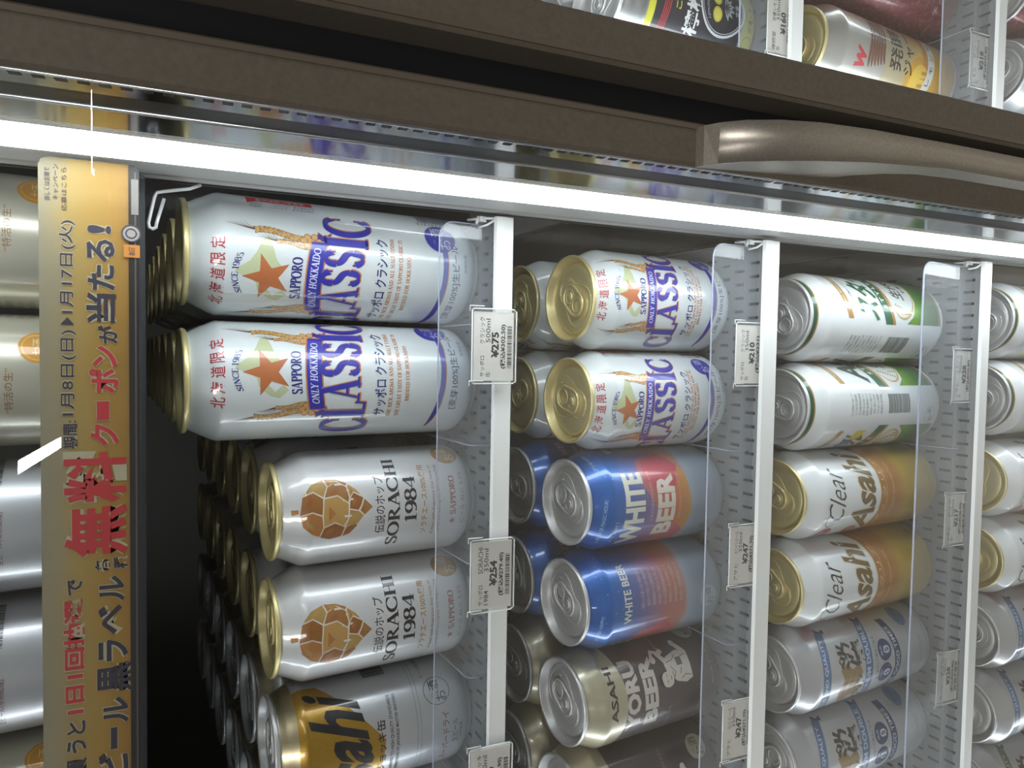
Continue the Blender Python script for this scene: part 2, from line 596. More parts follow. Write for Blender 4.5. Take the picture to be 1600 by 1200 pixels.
class CanArt:
    """printed shapes in (arc millimetres, height) wrapped on a can"""

    def __init__(self, H, base):
        self.H, self.base, self.items = H, base, []
        self.prof = smooth_profile(H)
        self.cx = 0

    def add(self, polys, material, layer=1):
        if isinstance(material, str):
            material = ink(material)
        self.items.append(([[(a + self.cx, b) for a, b in q] for q in polys], material, layer))

    def rad(self, h):
        P = self.prof
        for (r0, h0), (r1, h1) in zip(P[3:], P[4:]):
            if h <= h1:
                t = 0 if h1 == h0 else max(0, (h - h0) / (h1 - h0))
                return r0 + (r1 - r0) * t, (r1 - r0) / max(h1 - h0, 1e-6)
        return P[-1][0], 0

    def build(self, name):
        mb = MB()
        prof = self.prof
        seg = 72
        rings = []
        for i, (r, h) in enumerate(prof):
            a, b = prof[max(i - 1, 0)], prof[min(i + 1, len(prof) - 1)]
            dr, dh = b[0] - a[0], b[1] - a[1]
            if i < 3:
                dr, dh = 1, 0.001
            l = math.hypot(dr, dh)
            nr, nz = dh / l, -dr / l
            rings.append([mb.vert((r * sin(2 * pi * k / seg), -r * cos(2 * pi * k / seg), h),
                                  (nr * sin(2 * pi * k / seg), -nr * cos(2 * pi * k / seg), nz)) for k in range(seg)])
        for A, B in zip(rings, rings[1:]):
            for k in range(seg):
                l = (k + 1) % seg
                mb.face((A[k], A[l], B[l], B[k]), self.base, True)
        c = mb.vert((0, 0, 4.5), (0, 0, -1))
        for k in range(seg):
            mb.face((c, rings[0][(k + 1) % seg], rings[0][k]), self.base, True)
        breaks = [h for r, h in prof if 4 < h < self.H - 2]
        st = 3.0
        for polys, material, layer in self.items:
            cache = {}
            for q in polys:
                if len(q) < 3:
                    continue
                area2 = sum(q[i][0] * q[(i + 1) % len(q)][1] - q[(i + 1) % len(q)][0] * q[i][1] for i in range(len(q)))
                if abs(area2) < 1e-5:
                    continue
                if area2 < 0:
                    q = q[::-1]
                xs = [p[0] for p in q]
                ys = [p[1] for p in q]
                hb = [-1e3] + [b for b in breaks if min(ys) < b < max(ys)] + [1e3]
                for k in range(math.floor(min(xs) / st), math.floor(max(xs) / st) + 1):
                    c1 = clip(q, 0, k * st, (k + 1) * st)
                    if not c1:
                        continue
                    for lo, hi in zip(hb, hb[1:]):
                        c2 = clip(c1, 1, lo, hi) if len(hb) > 2 else c1
                        if len(c2) < 3:
                            continue
                        idx = []
                        for s, h in c2:
                            key = (round(s, 3), round(h, 3))
                            if key not in cache:
                                r, sl = self.rad(h)
                                th = s / RB
                                l = math.hypot(1, sl)
                                R = r + .03 + .018 * layer
                                cache[key] = mb.vert((R * sin(th), -R * cos(th), h), (sin(th) / l, -cos(th) / l, -sl / l))
                            if not idx or idx[-1] != cache[key]:
                                idx.append(cache[key])
                        if len(idx) > 1 and idx[0] == idx[-1]:
                            idx.pop()
                        if len(set(idx)) == len(idx) >= 3:
                            mb.face(idx, material, True)
        return mb.mesh(name)


def lid_mesh(H, material, wide=False):
    mb = MB()
    k = 1.0
    prof = [(26.3, H - 3.6), (28.0, H - 3.0), (28.45, H - 2.2), (28.45, H - .9), (28.1, H - .2), (27.5, H), (26.9, H - .3), (26.6, H - 1.0),
            (25.9, H - 3.5), (25.0, H - 6.0), (24.2, H - 6.9), (23.4, H - 6.9), (22.8, H - 6.0), (22.4, H - 4.6), (21.9, H - 4.2),
            (18, H - 4.2), (10, H - 4.25), (0, H - 4.25)]
    mb.lathe(prof, material, 64)
    z = H - 4.2
    # pressed outline of the opening panel and the finger well (pull tab points to +Y in lid space)
    tear = arcpts(0, 8.5, 9.0, 8.5, -20, 200, 22) + [(-13.2, -4), (-14.2, -9.5)] + arcpts(0, -11, 13.6, 9.6, 185, 355, 16) + [(14.2, -9.5), (13.2, -4)]
    mb.tube([(x, y, z) for x, y in tear], .42, material, 6, True)
    mb.tube([(x, y, z) for x, y in arcpts(0, 9.2, 7.6, 6.8, 10, 175, 18)], .3, material, 5)
    mb.tube([(x, y, z) for x, y in arcpts(0, -12, 8.6, 5.4, 190, 350, 14)], .4, material, 6)
    if wide:
        mb.tube([(x, y, z) for x, y in arcpts(0, 0, 20.2, 20.2, 0, 360, 40)[:-1]], .4, material, 6, True)
    return mb.mesh('lid')


def tab_mesh(H, material):
    """ring-pull: rounded frame with a nose, a finger hole and a rivet"""
    mb = MB()
    z = H - 3.1

    def loop(w, y0, y1, n=10):
        r = w / 2
        return arcpts(0, y1 - r, r, r, 0, 180, n) + arcpts(0, y0 + r, r, r, 180, 360, n)
    out = loop(15.4, -14.2, 9.6)
    mb.tube([(x, y, z + (.5 if y < -4 else 0)) for x, y in out], 1.05, material, 8, True)
    # inner edge of finger hole
    hole = arcpts(0, -7.6, 4.9, 4.9, 0, 360, 24)[:-1]
    mb.tube([(x, y, z + .3) for x, y in hole], .55, material, 6, True)
    # web between frame and hole
    n = 24
    inner = [(4.9 * cos(2 * pi * k / n), -7.6 + 4.9 * sin(2 * pi * k / n)) for k in range(n)]
    outer = []
    for k in range(n):
        a = 2 * pi * k / n
        outer.append((7.4 * cos(a), -7.0 + (6.6 if sin(a) < 0 else 4.5) * sin(a)))
    A = [mb.vert((x, y, z + .35)) for x, y in inner]
    B = [mb.vert((x, y, z + .35)) for x, y in outer]
    for k in range(n):
        l = (k + 1) % n
        mb.face((A[k], B[k], B[l], A[l]), material, True)
    # nose plate with the rivet island
    plate = arcpts(0, 2.2, 7.2, 7.0, -30, 210, 18)
    mb.prism(plate, 'z', z - .35, z + .25, material)
    mb.tube([(x, y, z + .3) for x, y in arcpts(0, 2.4, 4.6, 4.0, -50, 230, 20)], .3, material, 5)
    mb.lathe([(2.9, z + .2), (2.8, z + .75), (2.2, z + 1.05), (0, z + 1.1)], material, 20, 0, 2.4)
    mb.lathe([(2.2, z - 1.3), (2.4, z - .3)], material, 16, 0, 2.4)
    return mb.mesh('pull_tab')


PART_MESH = {}
KINDS = {}


def can_parts(H, gold, wide=False):
    key = (H, gold, wide)
    if key not in PART_MESH:
        m = GOLD_LID if gold else SILVER_LID
        PART_MESH[key] = (lid_mesh(H, m, wide), tab_mesh(H, m))
    return PART_MESH[key]


TILT = .12
ZMAP = Matrix.Rotation(TILT, 4, 'X')
SHELF = {'top': (430., 44.), 's1': (438.6, -149.), 's2': (427.9, -336.), 's3': (424.2, -552.), 's4': (422., -771.),
         'b2': (427.9, -352.), 'b3': (424.2, -557.), 'b4': (422., -775.)}


def shelf_matrix(s):
    y, z = SHELF[s]
    return Matrix.Translation(W(0, y, z)) @ ZMAP


def register(kind, art, gold, word, wide=False):
    KINDS[kind] = dict(mesh=art.build('can_body'), H=art.H, gold=gold, word=word, wide=wide)


PROTO = {}
CANS = []


def place_can(kind, shelf, X, row, rot, label, group, tabrot=0, dx=0):
    K = KINDS[kind]
    if kind not in PROTO:
        root = empty('beer_can', None)
        lidm, tabm = can_parts(K['H'], K['gold'], K['wide'])
        for nm, me in (('can_body', K['mesh']), ('lid', lidm), ('pull_tab', tabm)):
            o = bpy.data.objects.new(nm, me)
            COL.objects.link(o)
            o.parent = root
        PROTO[kind] = (root, list(root.children))
    else:
        src, kids = PROTO[kind]
        root = src.copy()
        COL.objects.link(root)
        for ch in kids:
            c = ch.copy()
            COL.objects.link(c)
            c.parent = root
    mw = shelf_matrix(shelf) @ Matrix.Translation(((X + dx) / 1000, row * .0670, .0004)) @ Matrix.Rotation(radians(rot), 4, 'Z')
    root.matrix_world = mw
    for c in root.children:
        if c.name.startswith('lid') or c.name.startswith('pull_tab'):
            c.rotation_euler = (0, 0, radians(tabrot - rot))
    tag(root, label, 'can', group)
    CANS.append(root)
    return root


# ------------------------------------------------------------------ printed can designs
WHITE_CAN = mat('can_white_lacquer', '#cdd3d5', .45, .15, .9, .04)
PURE_WHITE = mat('can_pure_white', '#d9dde0', .45, .1, .9, .04)
SORA_CAN = mat('can_pearl_grey', '#cbccce', .42, .25, .9, .04)
SILVER_CAN = mat('can_silver', '#c6c8cd', .36, .55, .8, .05)
RIM_GAP = None


def osake(A, cx, cy, r, fill, inkc, outline=False):
    if outline:
        A.add(ringp(cx, cy, r, .35), inkc, 5)
        if fill:
            A.add(disc(cx, cy, r), fill, 4)
    else:
        A.add(disc(cx, cy, r), fill, 4)
    A.add(text('酒', cx + r * .40, cy + r * .16, r * .72, r * .80, .005), inkc, 6)
    A.add(text('お', cx - r * .42, cy - r * .24, r * .74, r * .80, .005), inkc, 6)
    A.add(text('これは', cx - r * .35, cy + r * .42, r * .34, r * .14), inkc, 6)


def smallprint(A, cx, top, w, n, dh, inkc, seed=0, layer=3):
    rnd = random.Random(seed)
    pool = ['原材料名麦芽ホップ', '大麦コーンスターチ', '内容量アルコール分', '妊娠中や授乳期の飲酒は', '二十歳以上の年齢', '製造者東京都', '缶のへこみに注意', '直射日光をさけて']
    for i in range(n):
        s = ''.join(rnd.sample(pool, 3))
        A.add(text(s, cx, top - i * dh, w * rnd.uniform(.86, 1), dh * .66), inkc, layer)


def barley(A, x, y, flip, sc, c1, c2, line):
    """an ear of barley bending outward and down from a top bunch"""
    f = -1 if flip else 1
    path = _bez((x, y), (x + f * 1.5 * sc, y + 8 * sc), (x - f * 6 * sc, y + 17 * sc), (x - f * 3 * sc, y + 27 * sc), 12)
    for i in range(1, len(path)):
        a, b = path[i - 1], path[i]
        ang = math.degrees(math.atan2(b[1] - a[1], b[0] - a[0]))
        for sd in (-1, 1):
            A.add(leaf(a[0], a[1], 3.7 * sc, 2.3 * sc, ang + sd * 32), line, 3)
            A.add([[(a[0] + (px - a[0]) * .86, a[1] + (py - a[1]) * .86) for px, py in leaf(a[0], a[1], 3.7 * sc, 2.2 * sc, ang + sd * 32)[0]]], c1 if (i + sd) % 3 else c2, 4)
    ex, ey = path[-1]
    for k in range(5):
        a = 92 - f * (k * 9 - 12)
        A.add(stroke(_bez((ex - f * k * .5, ey - k * 1.6 * sc), (ex + cos(radians(a)) * 3, ey - k * 1.6 + 4), (ex - f * k * .8 + cos(radians(a + f * 6)) * 6, ey + 7 * sc - k), (ex - f * k * 1.6 + cos(radians(a + f * 14)) * 8 * sc, ey + (15 - 2.4 * k) * sc), 6), [.42, .4, .36, .3, .25, .2, .12]), line, 3)


HOKKAIDO = [(-15, -9), (-11, -14), (-8, -11), (-12, -6), (-8, -2), (-2, -5), (4, -10), (7, -7), (13, -5), (19, -3), (17, 1), (11, 4), (6, 8), (2, 15), (0, 16), (-2, 9), (-5, 4), (-9, 3), (-12, -1), (-14, -4)]


def star(cx, cy, R, r=.40):
    return [[(cx, cy), (cx + (R if i % 2 == 0 else R * r) * sin(pi * i / 5), cy + (R if i % 2 == 0 else R * r) * cos(pi * i / 5)),
             (cx + (R if i % 2 else R * r) * sin(pi * (i + 1) / 5), cy + (R if i % 2 else R * r) * cos(pi * (i + 1) / 5))] for i in range(10)]


def classic(H):
    A = CanArt(H, WHITE_CAN)
    tall = H > 150
    if tall:
        Y = lambda h: h
        v = 1.0
    else:   # the same label squeezed on the short can
        pts = [(0, 0), (17, 15), (28, 24), (61, 42), (70, 49), (98, 74), (110, 84), (143, 106), (147, 112), (168, 122)]

        def Y(h):
            for (a, b), (c, d) in zip(pts, pts[1:]):
                if h <= c:
                    return b + (d - b) * (h - a) / (c - a)
            return 122
        v = .80
    RED, NAVY, BLUE, ORG = '#a8242f', '#262c7c', '#2c2c9c', '#c07a45'
    for i, ch in enumerate('北海道限定'):
        A.add(text(ch, -16.4 + 8.2 * i, Y(151.6), 6.2, 6.6 * (v + .05), .01), RED, 3)
    # SINCE 1985 on an arc
    A.add(roman('SINCE 1985', 1, Y(143.6), 22, 3.4 * v, .17, arc=3.0), NAVY, 3)
    A.add(fit([HOKKAIDO], 4, Y(130), 36, 27 * v), '#b4bb94', 1)
    A.add(star(0, Y(127), 12.4 * (v + .06)), '#b0663a', 3)
    for fl in (0, 1):
        f = -1 if fl else 1
        barley(A, -f * 22, Y(108), fl, .95 * v, '#c79a55', '#b58445', '#5a3c22')
        barley(A, -f * 17.5, Y(106), fl, .62 * v, '#c99f60', '#b58445', '#5a3c22')
        for kx, ky in ((0, 0), (2.4, 1.8), (-2.2, 2.2), (.3, 4), (2.6, -2), (-2.4, -1.6), (0, -4.2)):
            A.add(disc(-f * 21 + kx * v, Y(105) + ky * v, 1.9 * v, 2.0 * v, 10), '#7a4f2c', 5)
            A.add(disc(-f * 21 + kx * v, Y(105) + ky * v, 1.55 * v, 1.65 * v, 10), '#c99d62', 6)
    A.add(roman('SAPPORO', 0, Y(112.5), 24, 6 * v, .24, arc=.6), NAVY, 4)
    # ribbon

    def band(x0, x1, hc, wd, dr, n=16):
        top = [(x0 + (x1 - x0) * i / n, hc + wd / 2 - dr * ((2 * i / n - 1) ** 2)) for i in range(n + 1)]
        bot = [(a, b - wd) for a, b in top]
        return [[top[i], top[i + 1], bot[i + 1], bot[i]] for i in range(n)]
    for sx in (-1, 1):
        A.add([[(sx * 19, Y(104)), (sx * 27, Y(101)), (sx * 24.6, Y(97.5)), (sx * 27.5, Y(93)), (sx * 19, Y(95.5))]], ORG, 6)
        A.add([[(sx * 19, Y(103.3)), (sx * 26.2, Y(100.6)), (sx * 24, Y(97.4)), (sx * 26.7, Y(93.8)), (sx * 19, Y(96))]], '#3a2a86', 7)
    A.add(band(-21.5, 21.5, Y(103), 9.6 * v, 2.6), ORG, 8)
    A.add(band(-21, 21, Y(103), 8.2 * v, 2.6), BLUE, 9)
    A.add(roman('ONLY HOKKAIDO', 0, Y(103) + .3, 35, 4.3 * v, .15, arc=1.9, slant=.12), '#d9dcec', 10)
    # CLASSIC: tall end letters, shorter middle
    wd = [('C', -34.2, 12.4, 27), ('L', -22.0, 10.6, 24.5), ('A', -9.8, 14.2, 22.5), ('S', 2.4, 10, 22), ('S', 13.2, 10, 22.5), ('I', 22.0, 6, 24.5), ('C', 31.6, 13, 27)]
    for ch, x, w, h in wd:
        hc = Y(98.2 - h / 2 + (1.2 if abs(x) < 12 else 0) - (abs(x) / 38) ** 2 * .6)
        A.add(roman(ch, x + .45, hc - .4, w * 1.03, h * v + .6, .26, .02), ORG, 11)
        A.add(roman(ch, x, hc, w, h * v, .25, .0), BLUE, 13)
    A.add(text('サッポロ クラシック', 0, Y(65.2), 52, 7.2 * v, .012), '#272a72', 12)
    for i, s in enumerate(('THE RICK AROMA AND ALL MALT FINISH.', 'THE GREAT TASTE OF SAPPORO CLASSIC IS', 'BREWED FOR HOKKAIDO.')):
        A.add(roman(s.replace('.', ''), 0, Y(59 - i * 5), (54, 54, 34)[i], 2.6 * v, .2), '#b97a4e', 4)
    p = [(-38, Y(33)), (-30, Y(30.8)), (-20, Y(28.6)), (-8, Y(26.8)), (4, Y(25.8)), (16, Y(25.6)), (28, Y(26.5))]
    A.add(stroke([(a, b - .7) for a, b in p], [.6, 2.4, 3.0, 3.0, 3.0, 3.0, 3.0]), ORG, 3)
    A.add(stroke(p, [.4, 2.6, 3.1, 3.1, 3.1, 3.1, 3.1]), BLUE, 4)
    osake(A, 31.5, Y(28), 9.2 * (v + .06), BLUE, '#b9bce0')
    A.add(text('[麦芽100%]生ビール', 2, Y(18.4), 50, 5.6 * v, .012, arc=-1.0), '#333a5c', 4)
    A.add(text('非熱処理', 16, Y(12.6), 11, 2.2), '#4a5070', 4)
    # side panel
    A.add([[(47, Y(101)), (53, Y(101)), (53, Y(136)), (44.6, Y(136)), (47, Y(131))]], '#c3303a', 4)
    A.add([[(b + 49.8, a) for a, b in q] for q in text('産麦芽使用北海道', Y(118), 0, 26 * v, 3.6, .01)], '#e8d8d8', 6)
    for i in range(2):
        A.add([[(b + 44.4 - 2.6 * i, a) for a, b in q] for q in text('北海道産大麦「きたのほし」一部使用', Y(117) + i, 0, 34 * v, 1.9)], '#39406e', 4)
    A.add(barcode(49.4, Y(24), 30 * v, 10, 5, True), '#2b2f58', 4)
    A.add([[(42.4 + b, a) for a, b in q] for q in text('4 901880 191313', Y(24), 0, 32 * v, 2.6)], '#3a3f60', 4)
    for xx, sd in ((74, 1), (-62, 2)):
        smallprint(A, xx, H - 36, 26, int((H - 60) / 4.2), 4.2, '#5a4a5c', sd)
    return A


register('classic_tall', classic(167.5), True, 'tall white can with orange star')
register('classic_short', classic(122.0), True, 'short white can with orange star')

# pearl can with a golden hop cone
A = CanArt(122., SORA_CAN)
rows = [(14, 5, 17), (6, 5.6, 21), (-3, 5.4, 19), (-11, 4.4, 13), (-17, 2.6, 6)]
HC = ['#a8713c', '#94602f', '#a9894e', '#8f5a2d', '#b58d50', '#9a6a38']
HB = [(-15, 14), (-10, 19.5), (0, 21), (9, 19), (15.5, 14), (18.5, 6), (18, -2), (15, -9), (10.5, -14), (5, -19), (-.6, -24), (-5, -18.5), (-10.5, -14), (-16, -9), (-18.4, -1), (-18.6, 6)]
A.add([[(a * .93, b * .9 + 91) for a, b in HB]], '#cdc9be', 1)
scales = [[(-14.6, 13.6), (-10, 19.2), (-3.4, 20.8), (-1.4, 14), (-4, 8), (-11, 7.4), (-16.4, 9.6)], [(-2.6, 21), (8.6, 19.2), (10.6, 13), (6.6, 7.2), (-3, 8), (-.6, 14)], [(9.6, 18.8), (15.4, 14), (18.4, 6.6), (13.6, 4.4), (7.6, 7), (11.4, 13)],
          [(-16.8, 9), (-11, 6.6), (-8.6, 0), (-11.6, -6), (-17.4, -4), (-18.8, 3)], [(-10.2, 6.8), (-3.6, 7.2), (6.2, 6.4), (7.4, -2), (2.4, -8.4), (-6.4, -8), (-10.8, -5.4), (-7.8, 0)], [(7.2, 6.2), (13.4, 3.8), (16.4, -2), (12.8, -7.6), (6.2, -9), (3.4, -8.2), (8.2, -2)],
          [(14, 3.6), (18.6, 5.8), (18, -2), (15.2, -8.4), (13.6, -7.4), (17, -2)], [(-17.6, -4.8), (-12, -6.8), (-8.8, -12), (-11.2, -14), (-16, -9.4)], [(-11.2, -6.6), (-6.6, -8.8), (-1.2, -9.2), (-2.6, -15), (-5.4, -18), (-10.2, -14)],
          [(-.4, -9.2), (5.4, -9.8), (8.8, -12), (5.4, -18), (1.4, -16.6), (-1.8, -14.6)], [(6.2, -9.8), (12.4, -8.4), (14.4, -9), (10.6, -14), (7, -16.8), (9.6, -12)], [(-5, -18.6), (-2.2, -15.8), (1, -17.4), (4.6, -18.8), (-.6, -24)], [(-1.4, 21.6), (-2.4, 25.4), (1.2, 25.8), (1.2, 21.6)]]
for i, q in enumerate(scales):
    qq = [(a * .93, b * .9 + 91) for a, b in q]
    A.add([qq], HC[i % 6], 2)
    cxx, cyy = sum(a for a, b in qq) / len(qq), sum(b for a, b in qq) / len(qq)
    A.add([[(cxx + (a - cxx) * .55, cyy + (b - cyy) * .6) for a, b in qq[:3]] + [(cxx, cyy)]], HC[(i + 2) % 6], 3)
A.add(text('伝説のホップ', 0, 65, 34, 6.2, .008), '#3c3638', 3)
A.add(roman('SORACHI', 1, 56.6, 56, 7.6, .19), '#262428', 3)
A.add(roman('1984', 2, 46.2, 27, 7.6, .19), '#262428', 3)
A.add(text('ソラチエース100%使用', 1, 37.6, 43, 4.2, .012), '#a98245', 3)
for i, s in enumerate(('A beer with fragrance that hints of', 'cypress and lemongrass and lingers long')):
    A.add(text(s, 0, 31.6 - 3.6 * i, 44, 2.5), '#8a7460', 3)
A.add(star(-14, 19, 2.4), '#a5655c', 3)
A.add(roman('SAPPORO', 2, 19, 24, 4.0, .24), '#a0685a', 3)
A.add(text('ビール ALC. 5.5%', 0, 13, 32, 3.0), '#8f7f78', 3)
osake(A, 31, 18, 8.6, '#a2825c', '#c9b596')
for xx, sd in ((62, 3), (-62, 4), (88, 5)):
    smallprint(A, xx, 96, 24, 18, 4.3, '#8a7f83', sd)
register('sorachi', A, True, 'pearl grey can with golden hop cone')

# draft can with golden sparkle
A = CanArt(122., SILVER_CAN)
GLIT = noisy('gold_glitter', '#8a6a22', '#c49a3c', 5200, .32, .5, .6, (.38, .62))
A.add([[(-46, 118), (46, 118), (44, 96), (4, 60), (-34, 64), (-52, 90)]], GLIT, 1)
A.add(rect(-104.2, 104.2, 109, 118), mat('can_pale_gold', '#b9ad8c', .3, .7, .8, .06), 2)
A.add(text('Asahi', -3, 83, 76, 31, .03, slant=.4, rot=.2), '#1c1b20', 4)
A.add(roman('DRY', -34, 100, 26, 8, .24, slant=.2), '#b02830', 4)
A.add(text('生ジョッキ缶', -4, 62.5, 38, 5.4, .016), '#232226', 4)
for i, s in enumerate(('QUALITY BREWED TO HIGH QUALITY STANDARDS', 'UNDER SUPERVISION OF JAPANESE MASTER BREWERS')):
    A.add(text(s, 0, 56 - i * 3.6, 56, 2.4, .01), '#3e3d44', 4)
for hh in (40, 37.6):
    A.add(stroke([(-104, hh), (104, hh)], .3), '#8a8d97', 3)
A.add(text('スーパードライ', -6, 21.6, 34, 4.6, .016), '#a02c3c', 4)
A.add(text('生ビール', -2, 15.6, 15, 4.0), '#3a3940', 4)
A.add(text('非熱処理', -2, 11.6, 9, 1.8), '#3a3940', 4)
osake(A, 24, 25, 8.4, None, '#3a3940', True)
A.add(text('ビール(缶)要冷蔵', 44, 32, 20, 3), '#4a4950', 4)
A.add(barcode(58, 60, 30, 14, 9), '#26262a', 4)
smallprint(A, 66, 106, 30, 8, 4, '#6a4a44', 12)
smallprint(A, -70, 100, 26, 15, 4.4, '#55555c', 13)
register('draft', A, False, 'silver and gold glitter can', True)

# white beer: evening sky colours
WB = grad('sky_print', [(0, '#8a98a6'), (32, '#8e9dad'), (40, '#9fa7b4'), (44, '#b98272'), (56, '#b5706a'), (70, '#8d6f92'), (84, '#5f68a0'), (98, '#2c62ab'), (110, '#1c5fb0'), (122, '#1b4f9a')], .35, .33, .9, .07, 28)
A = CanArt(122., WB)
A.add([[(-34, 42), (-4, 39), (22, 42), (38, 52), (34, 78), (20, 84), (6, 74), (-10, 62), (-26, 54)]], grad('dusk_print', [(38, '#c09655'), (56, '#c06a4e'), (84, '#a8687a')], .35, .33, .9, .1, 40), 1)
A.add([[(6, 66), (14, 52), (28, 46), (40, 56), (34, 74), (20, 78)]], grad('pink_print', [(46, '#c04a62'), (78, '#b85a5e')], .35, .33, .9, .1, 40), 2)
A.add([[(-34, 44), (-20, 42), (-14, 50), (-22, 60), (-34, 58)]], '#b8546a', 2)
CR = '#cfcfc4'


def block(A, s, cx, cy, w, h, c, L=5, bold=.045):
    A.add(text(s, cx, cy, w, h, bold), c, L)


block(A, 'WHITE', -2, 88, 53, 16.5, CR)
block(A, 'BEER', 0, 61.5, 44, 15.5, '#cdc5bb')
A.add(text('A S A H I', -16, 102, 17, 2.8), '#a9bbd6', 5)
A.add(text('いまよりはなやかなひとときを', 8, 74, 34, 2.2), '#c7b9a8', 5)
A.add(text('はなやかなホワイトビール', 6, 49.6, 32, 2.2), '#cfae98', 5)
A.add(text('A BEER FOR MAGIC HOUR!', -10, 111, 36, 2.2, arc=1.2), '#9fc0e8', 5)
A.add(text("LET'S BE HAPPY!", 40, 111, 22, 2.2, arc=.6), '#9fc0e8', 5)
A.add(text('ホワイトビール', 6, 24, 22, 2.6), '#5e6b7a', 5)
A.add(text('ALC.5%', 4, 18, 12, 2.2), '#5e6b7a', 5)
osake(A, -24, 21, 7.6, None, '#5e6b7a', True)
block(A, 'WHITE BEER', 64, 92, 40, 6, CR, 5, .02)
block(A, 'WHITE BEER', -74, 92, 40, 5.4, CR, 5, .02)
for xx, sd in ((-72, 21), (66, 22)):
    smallprint(A, xx, 80, 28, 8, 4.8, '#c0b3b4', sd, 5)
osake(A, 52, 21, 7.6, '#a5adb6', '#5e6b7a')
rnd = random.Random(4)
for _ in range(70):
    A.add(disc(rnd.uniform(-100, 100), rnd.uniform(86, 112), .28, .28, 6), '#c4d6f0', 4)
register('white_beer', A, False, 'blue and orange sky-print can')

# night beer: beige top, dark body
DARK = mat('can_dark_brown', '#5a5054', .33, .45, .9, .06)
A = CanArt(122., DARK)
n = 60
A.add([[(-104.3 + 208.6 * i / n, 119.5), (-104.3 + 208.6 * (i + 1) / n, 119.5), (-104.3 + 208.6 * (i + 1) / n, 93.5 + 3.4 * cos(2 * pi * (i + 1) / n * 2 + pi)), (-104.3 + 208.6 * i / n, 93.5 + 3.4 * cos(2 * pi * i / n * 2 + pi))] for i in range(n)], mat('can_beige', '#b9b39c', .32, .45, .9, .06), 1)
block(A, 'ASAHI', 4, 101, 36, 5.6, '#2e2a2b', 4, .03)
block(A, 'YORU', 0, 85, 47, 11.5, '#c2bdb8', 4, .05)
block(A, 'BEER', 0, 70, 45, 11.5, '#c2bdb8', 4, .05)
A.add(text('アサヒヨルビール', -24, 54, 22, 2.4), '#a8a29e', 4)
A.add(text('夜のひとときに', 34, 54, 18, 2.4), '#a8a29e', 4)
MAN = '#c6c1ba'
A.add([[(2, 32), (20, 31), (22, 40), (19, 50), (14, 54), (8, 53), (2, 46), (0, 38)]], MAN, 4)
A.add(disc(4.5, 54, 5.0, 5.6), MAN, 4)
A.add([[(-.5, 57), (2, 61.5), (8, 61.5), (10, 57), (6, 59), (2, 58.4)]], '#2f2a2c', 6)
A.add([[(14, 53), (22, 58), (26, 52), (23, 50), (20.6, 53.4), (16.6, 49)]], MAN, 4)
A.add(stroke([(22, 54), (25, 60), (20, 62)], 3.0), MAN, 4)
A.add(disc(18.8, 61.6, 2.6, 2.4), MAN, 4)
A.add([[(18, 35), (25, 39), (27, 36), (20, 31)]], MAN, 4)
A.add(disc(27.6, 38.4, 2.6, 2.2), MAN, 4)
for q in (((2.2, 54.6), (4.2, 54.2)), ((6, 54.2), (8, 54.6)), ((3.6, 51), (6.4, 50.6)), ((3, 49), (8, 46)), ((8, 46), (12, 49)), ((6, 42), (10, 40))):
    A.add(stroke(list(q), .45), '#2f2a2c', 6)
for q in (((1, 49.5), (5, 48), (9, 48.8)), ((15, 52), (16, 46), (19, 42)), ((4, 33), (5, 38), (3, 42)), ((18, 33), (17, 38))):
    A.add(stroke(list(q), .4), '#2f2a2c', 6)
A.add(rect(11.6, 17, 38, 43), '#6e6866', 6)
A.add(text('A S A H I  Y O R U  B E E R', -20, 26, 34, 2), '#a8a29e', 4)
A.add(text('ALC.5% ビール', 6, 14, 24, 2.4), '#a8a29e', 4)
osake(A, 37, 21, 8.4, '#a9a591', '#4c4545')
for xx, sd in ((78, 31), (-74, 32)):
    smallprint(A, xx, 84, 26, 11, 4.8, '#9a9492', sd)
register('night_beer', A, False, 'dark brown can with beige top')

# white can with green band
GREEN = '#1c5b3e'
GG = grad('green_print', [(10, '#2c5e40'), (34, '#3f7a3a'), (52, '#7fae35'), (66, '#4c8a36')], .35, .32, .9, .08, 50)
GLD = '#a98040'
A = CanArt(167.5, PURE_WHITE)
A.add(rect(-104.3, 104.3, 160.6, 163.9), '#174a35', 1)
A.add(rect(-104.3, 104.3, 159.8, 160.6), GLD, 1)


def arch(x0, x1, hc, wd, dr, n=18):
    pt = [(x0 + (x1 - x0) * i / n, hc + wd / 2 - dr * ((2 * i / n - 1) ** 2)) for i in range(n + 1)]
    return [[pt[i], pt[i + 1], (pt[i + 1][0], pt[i + 1][1] - wd), (pt[i][0], pt[i][1] - wd)] for i in range(n)]


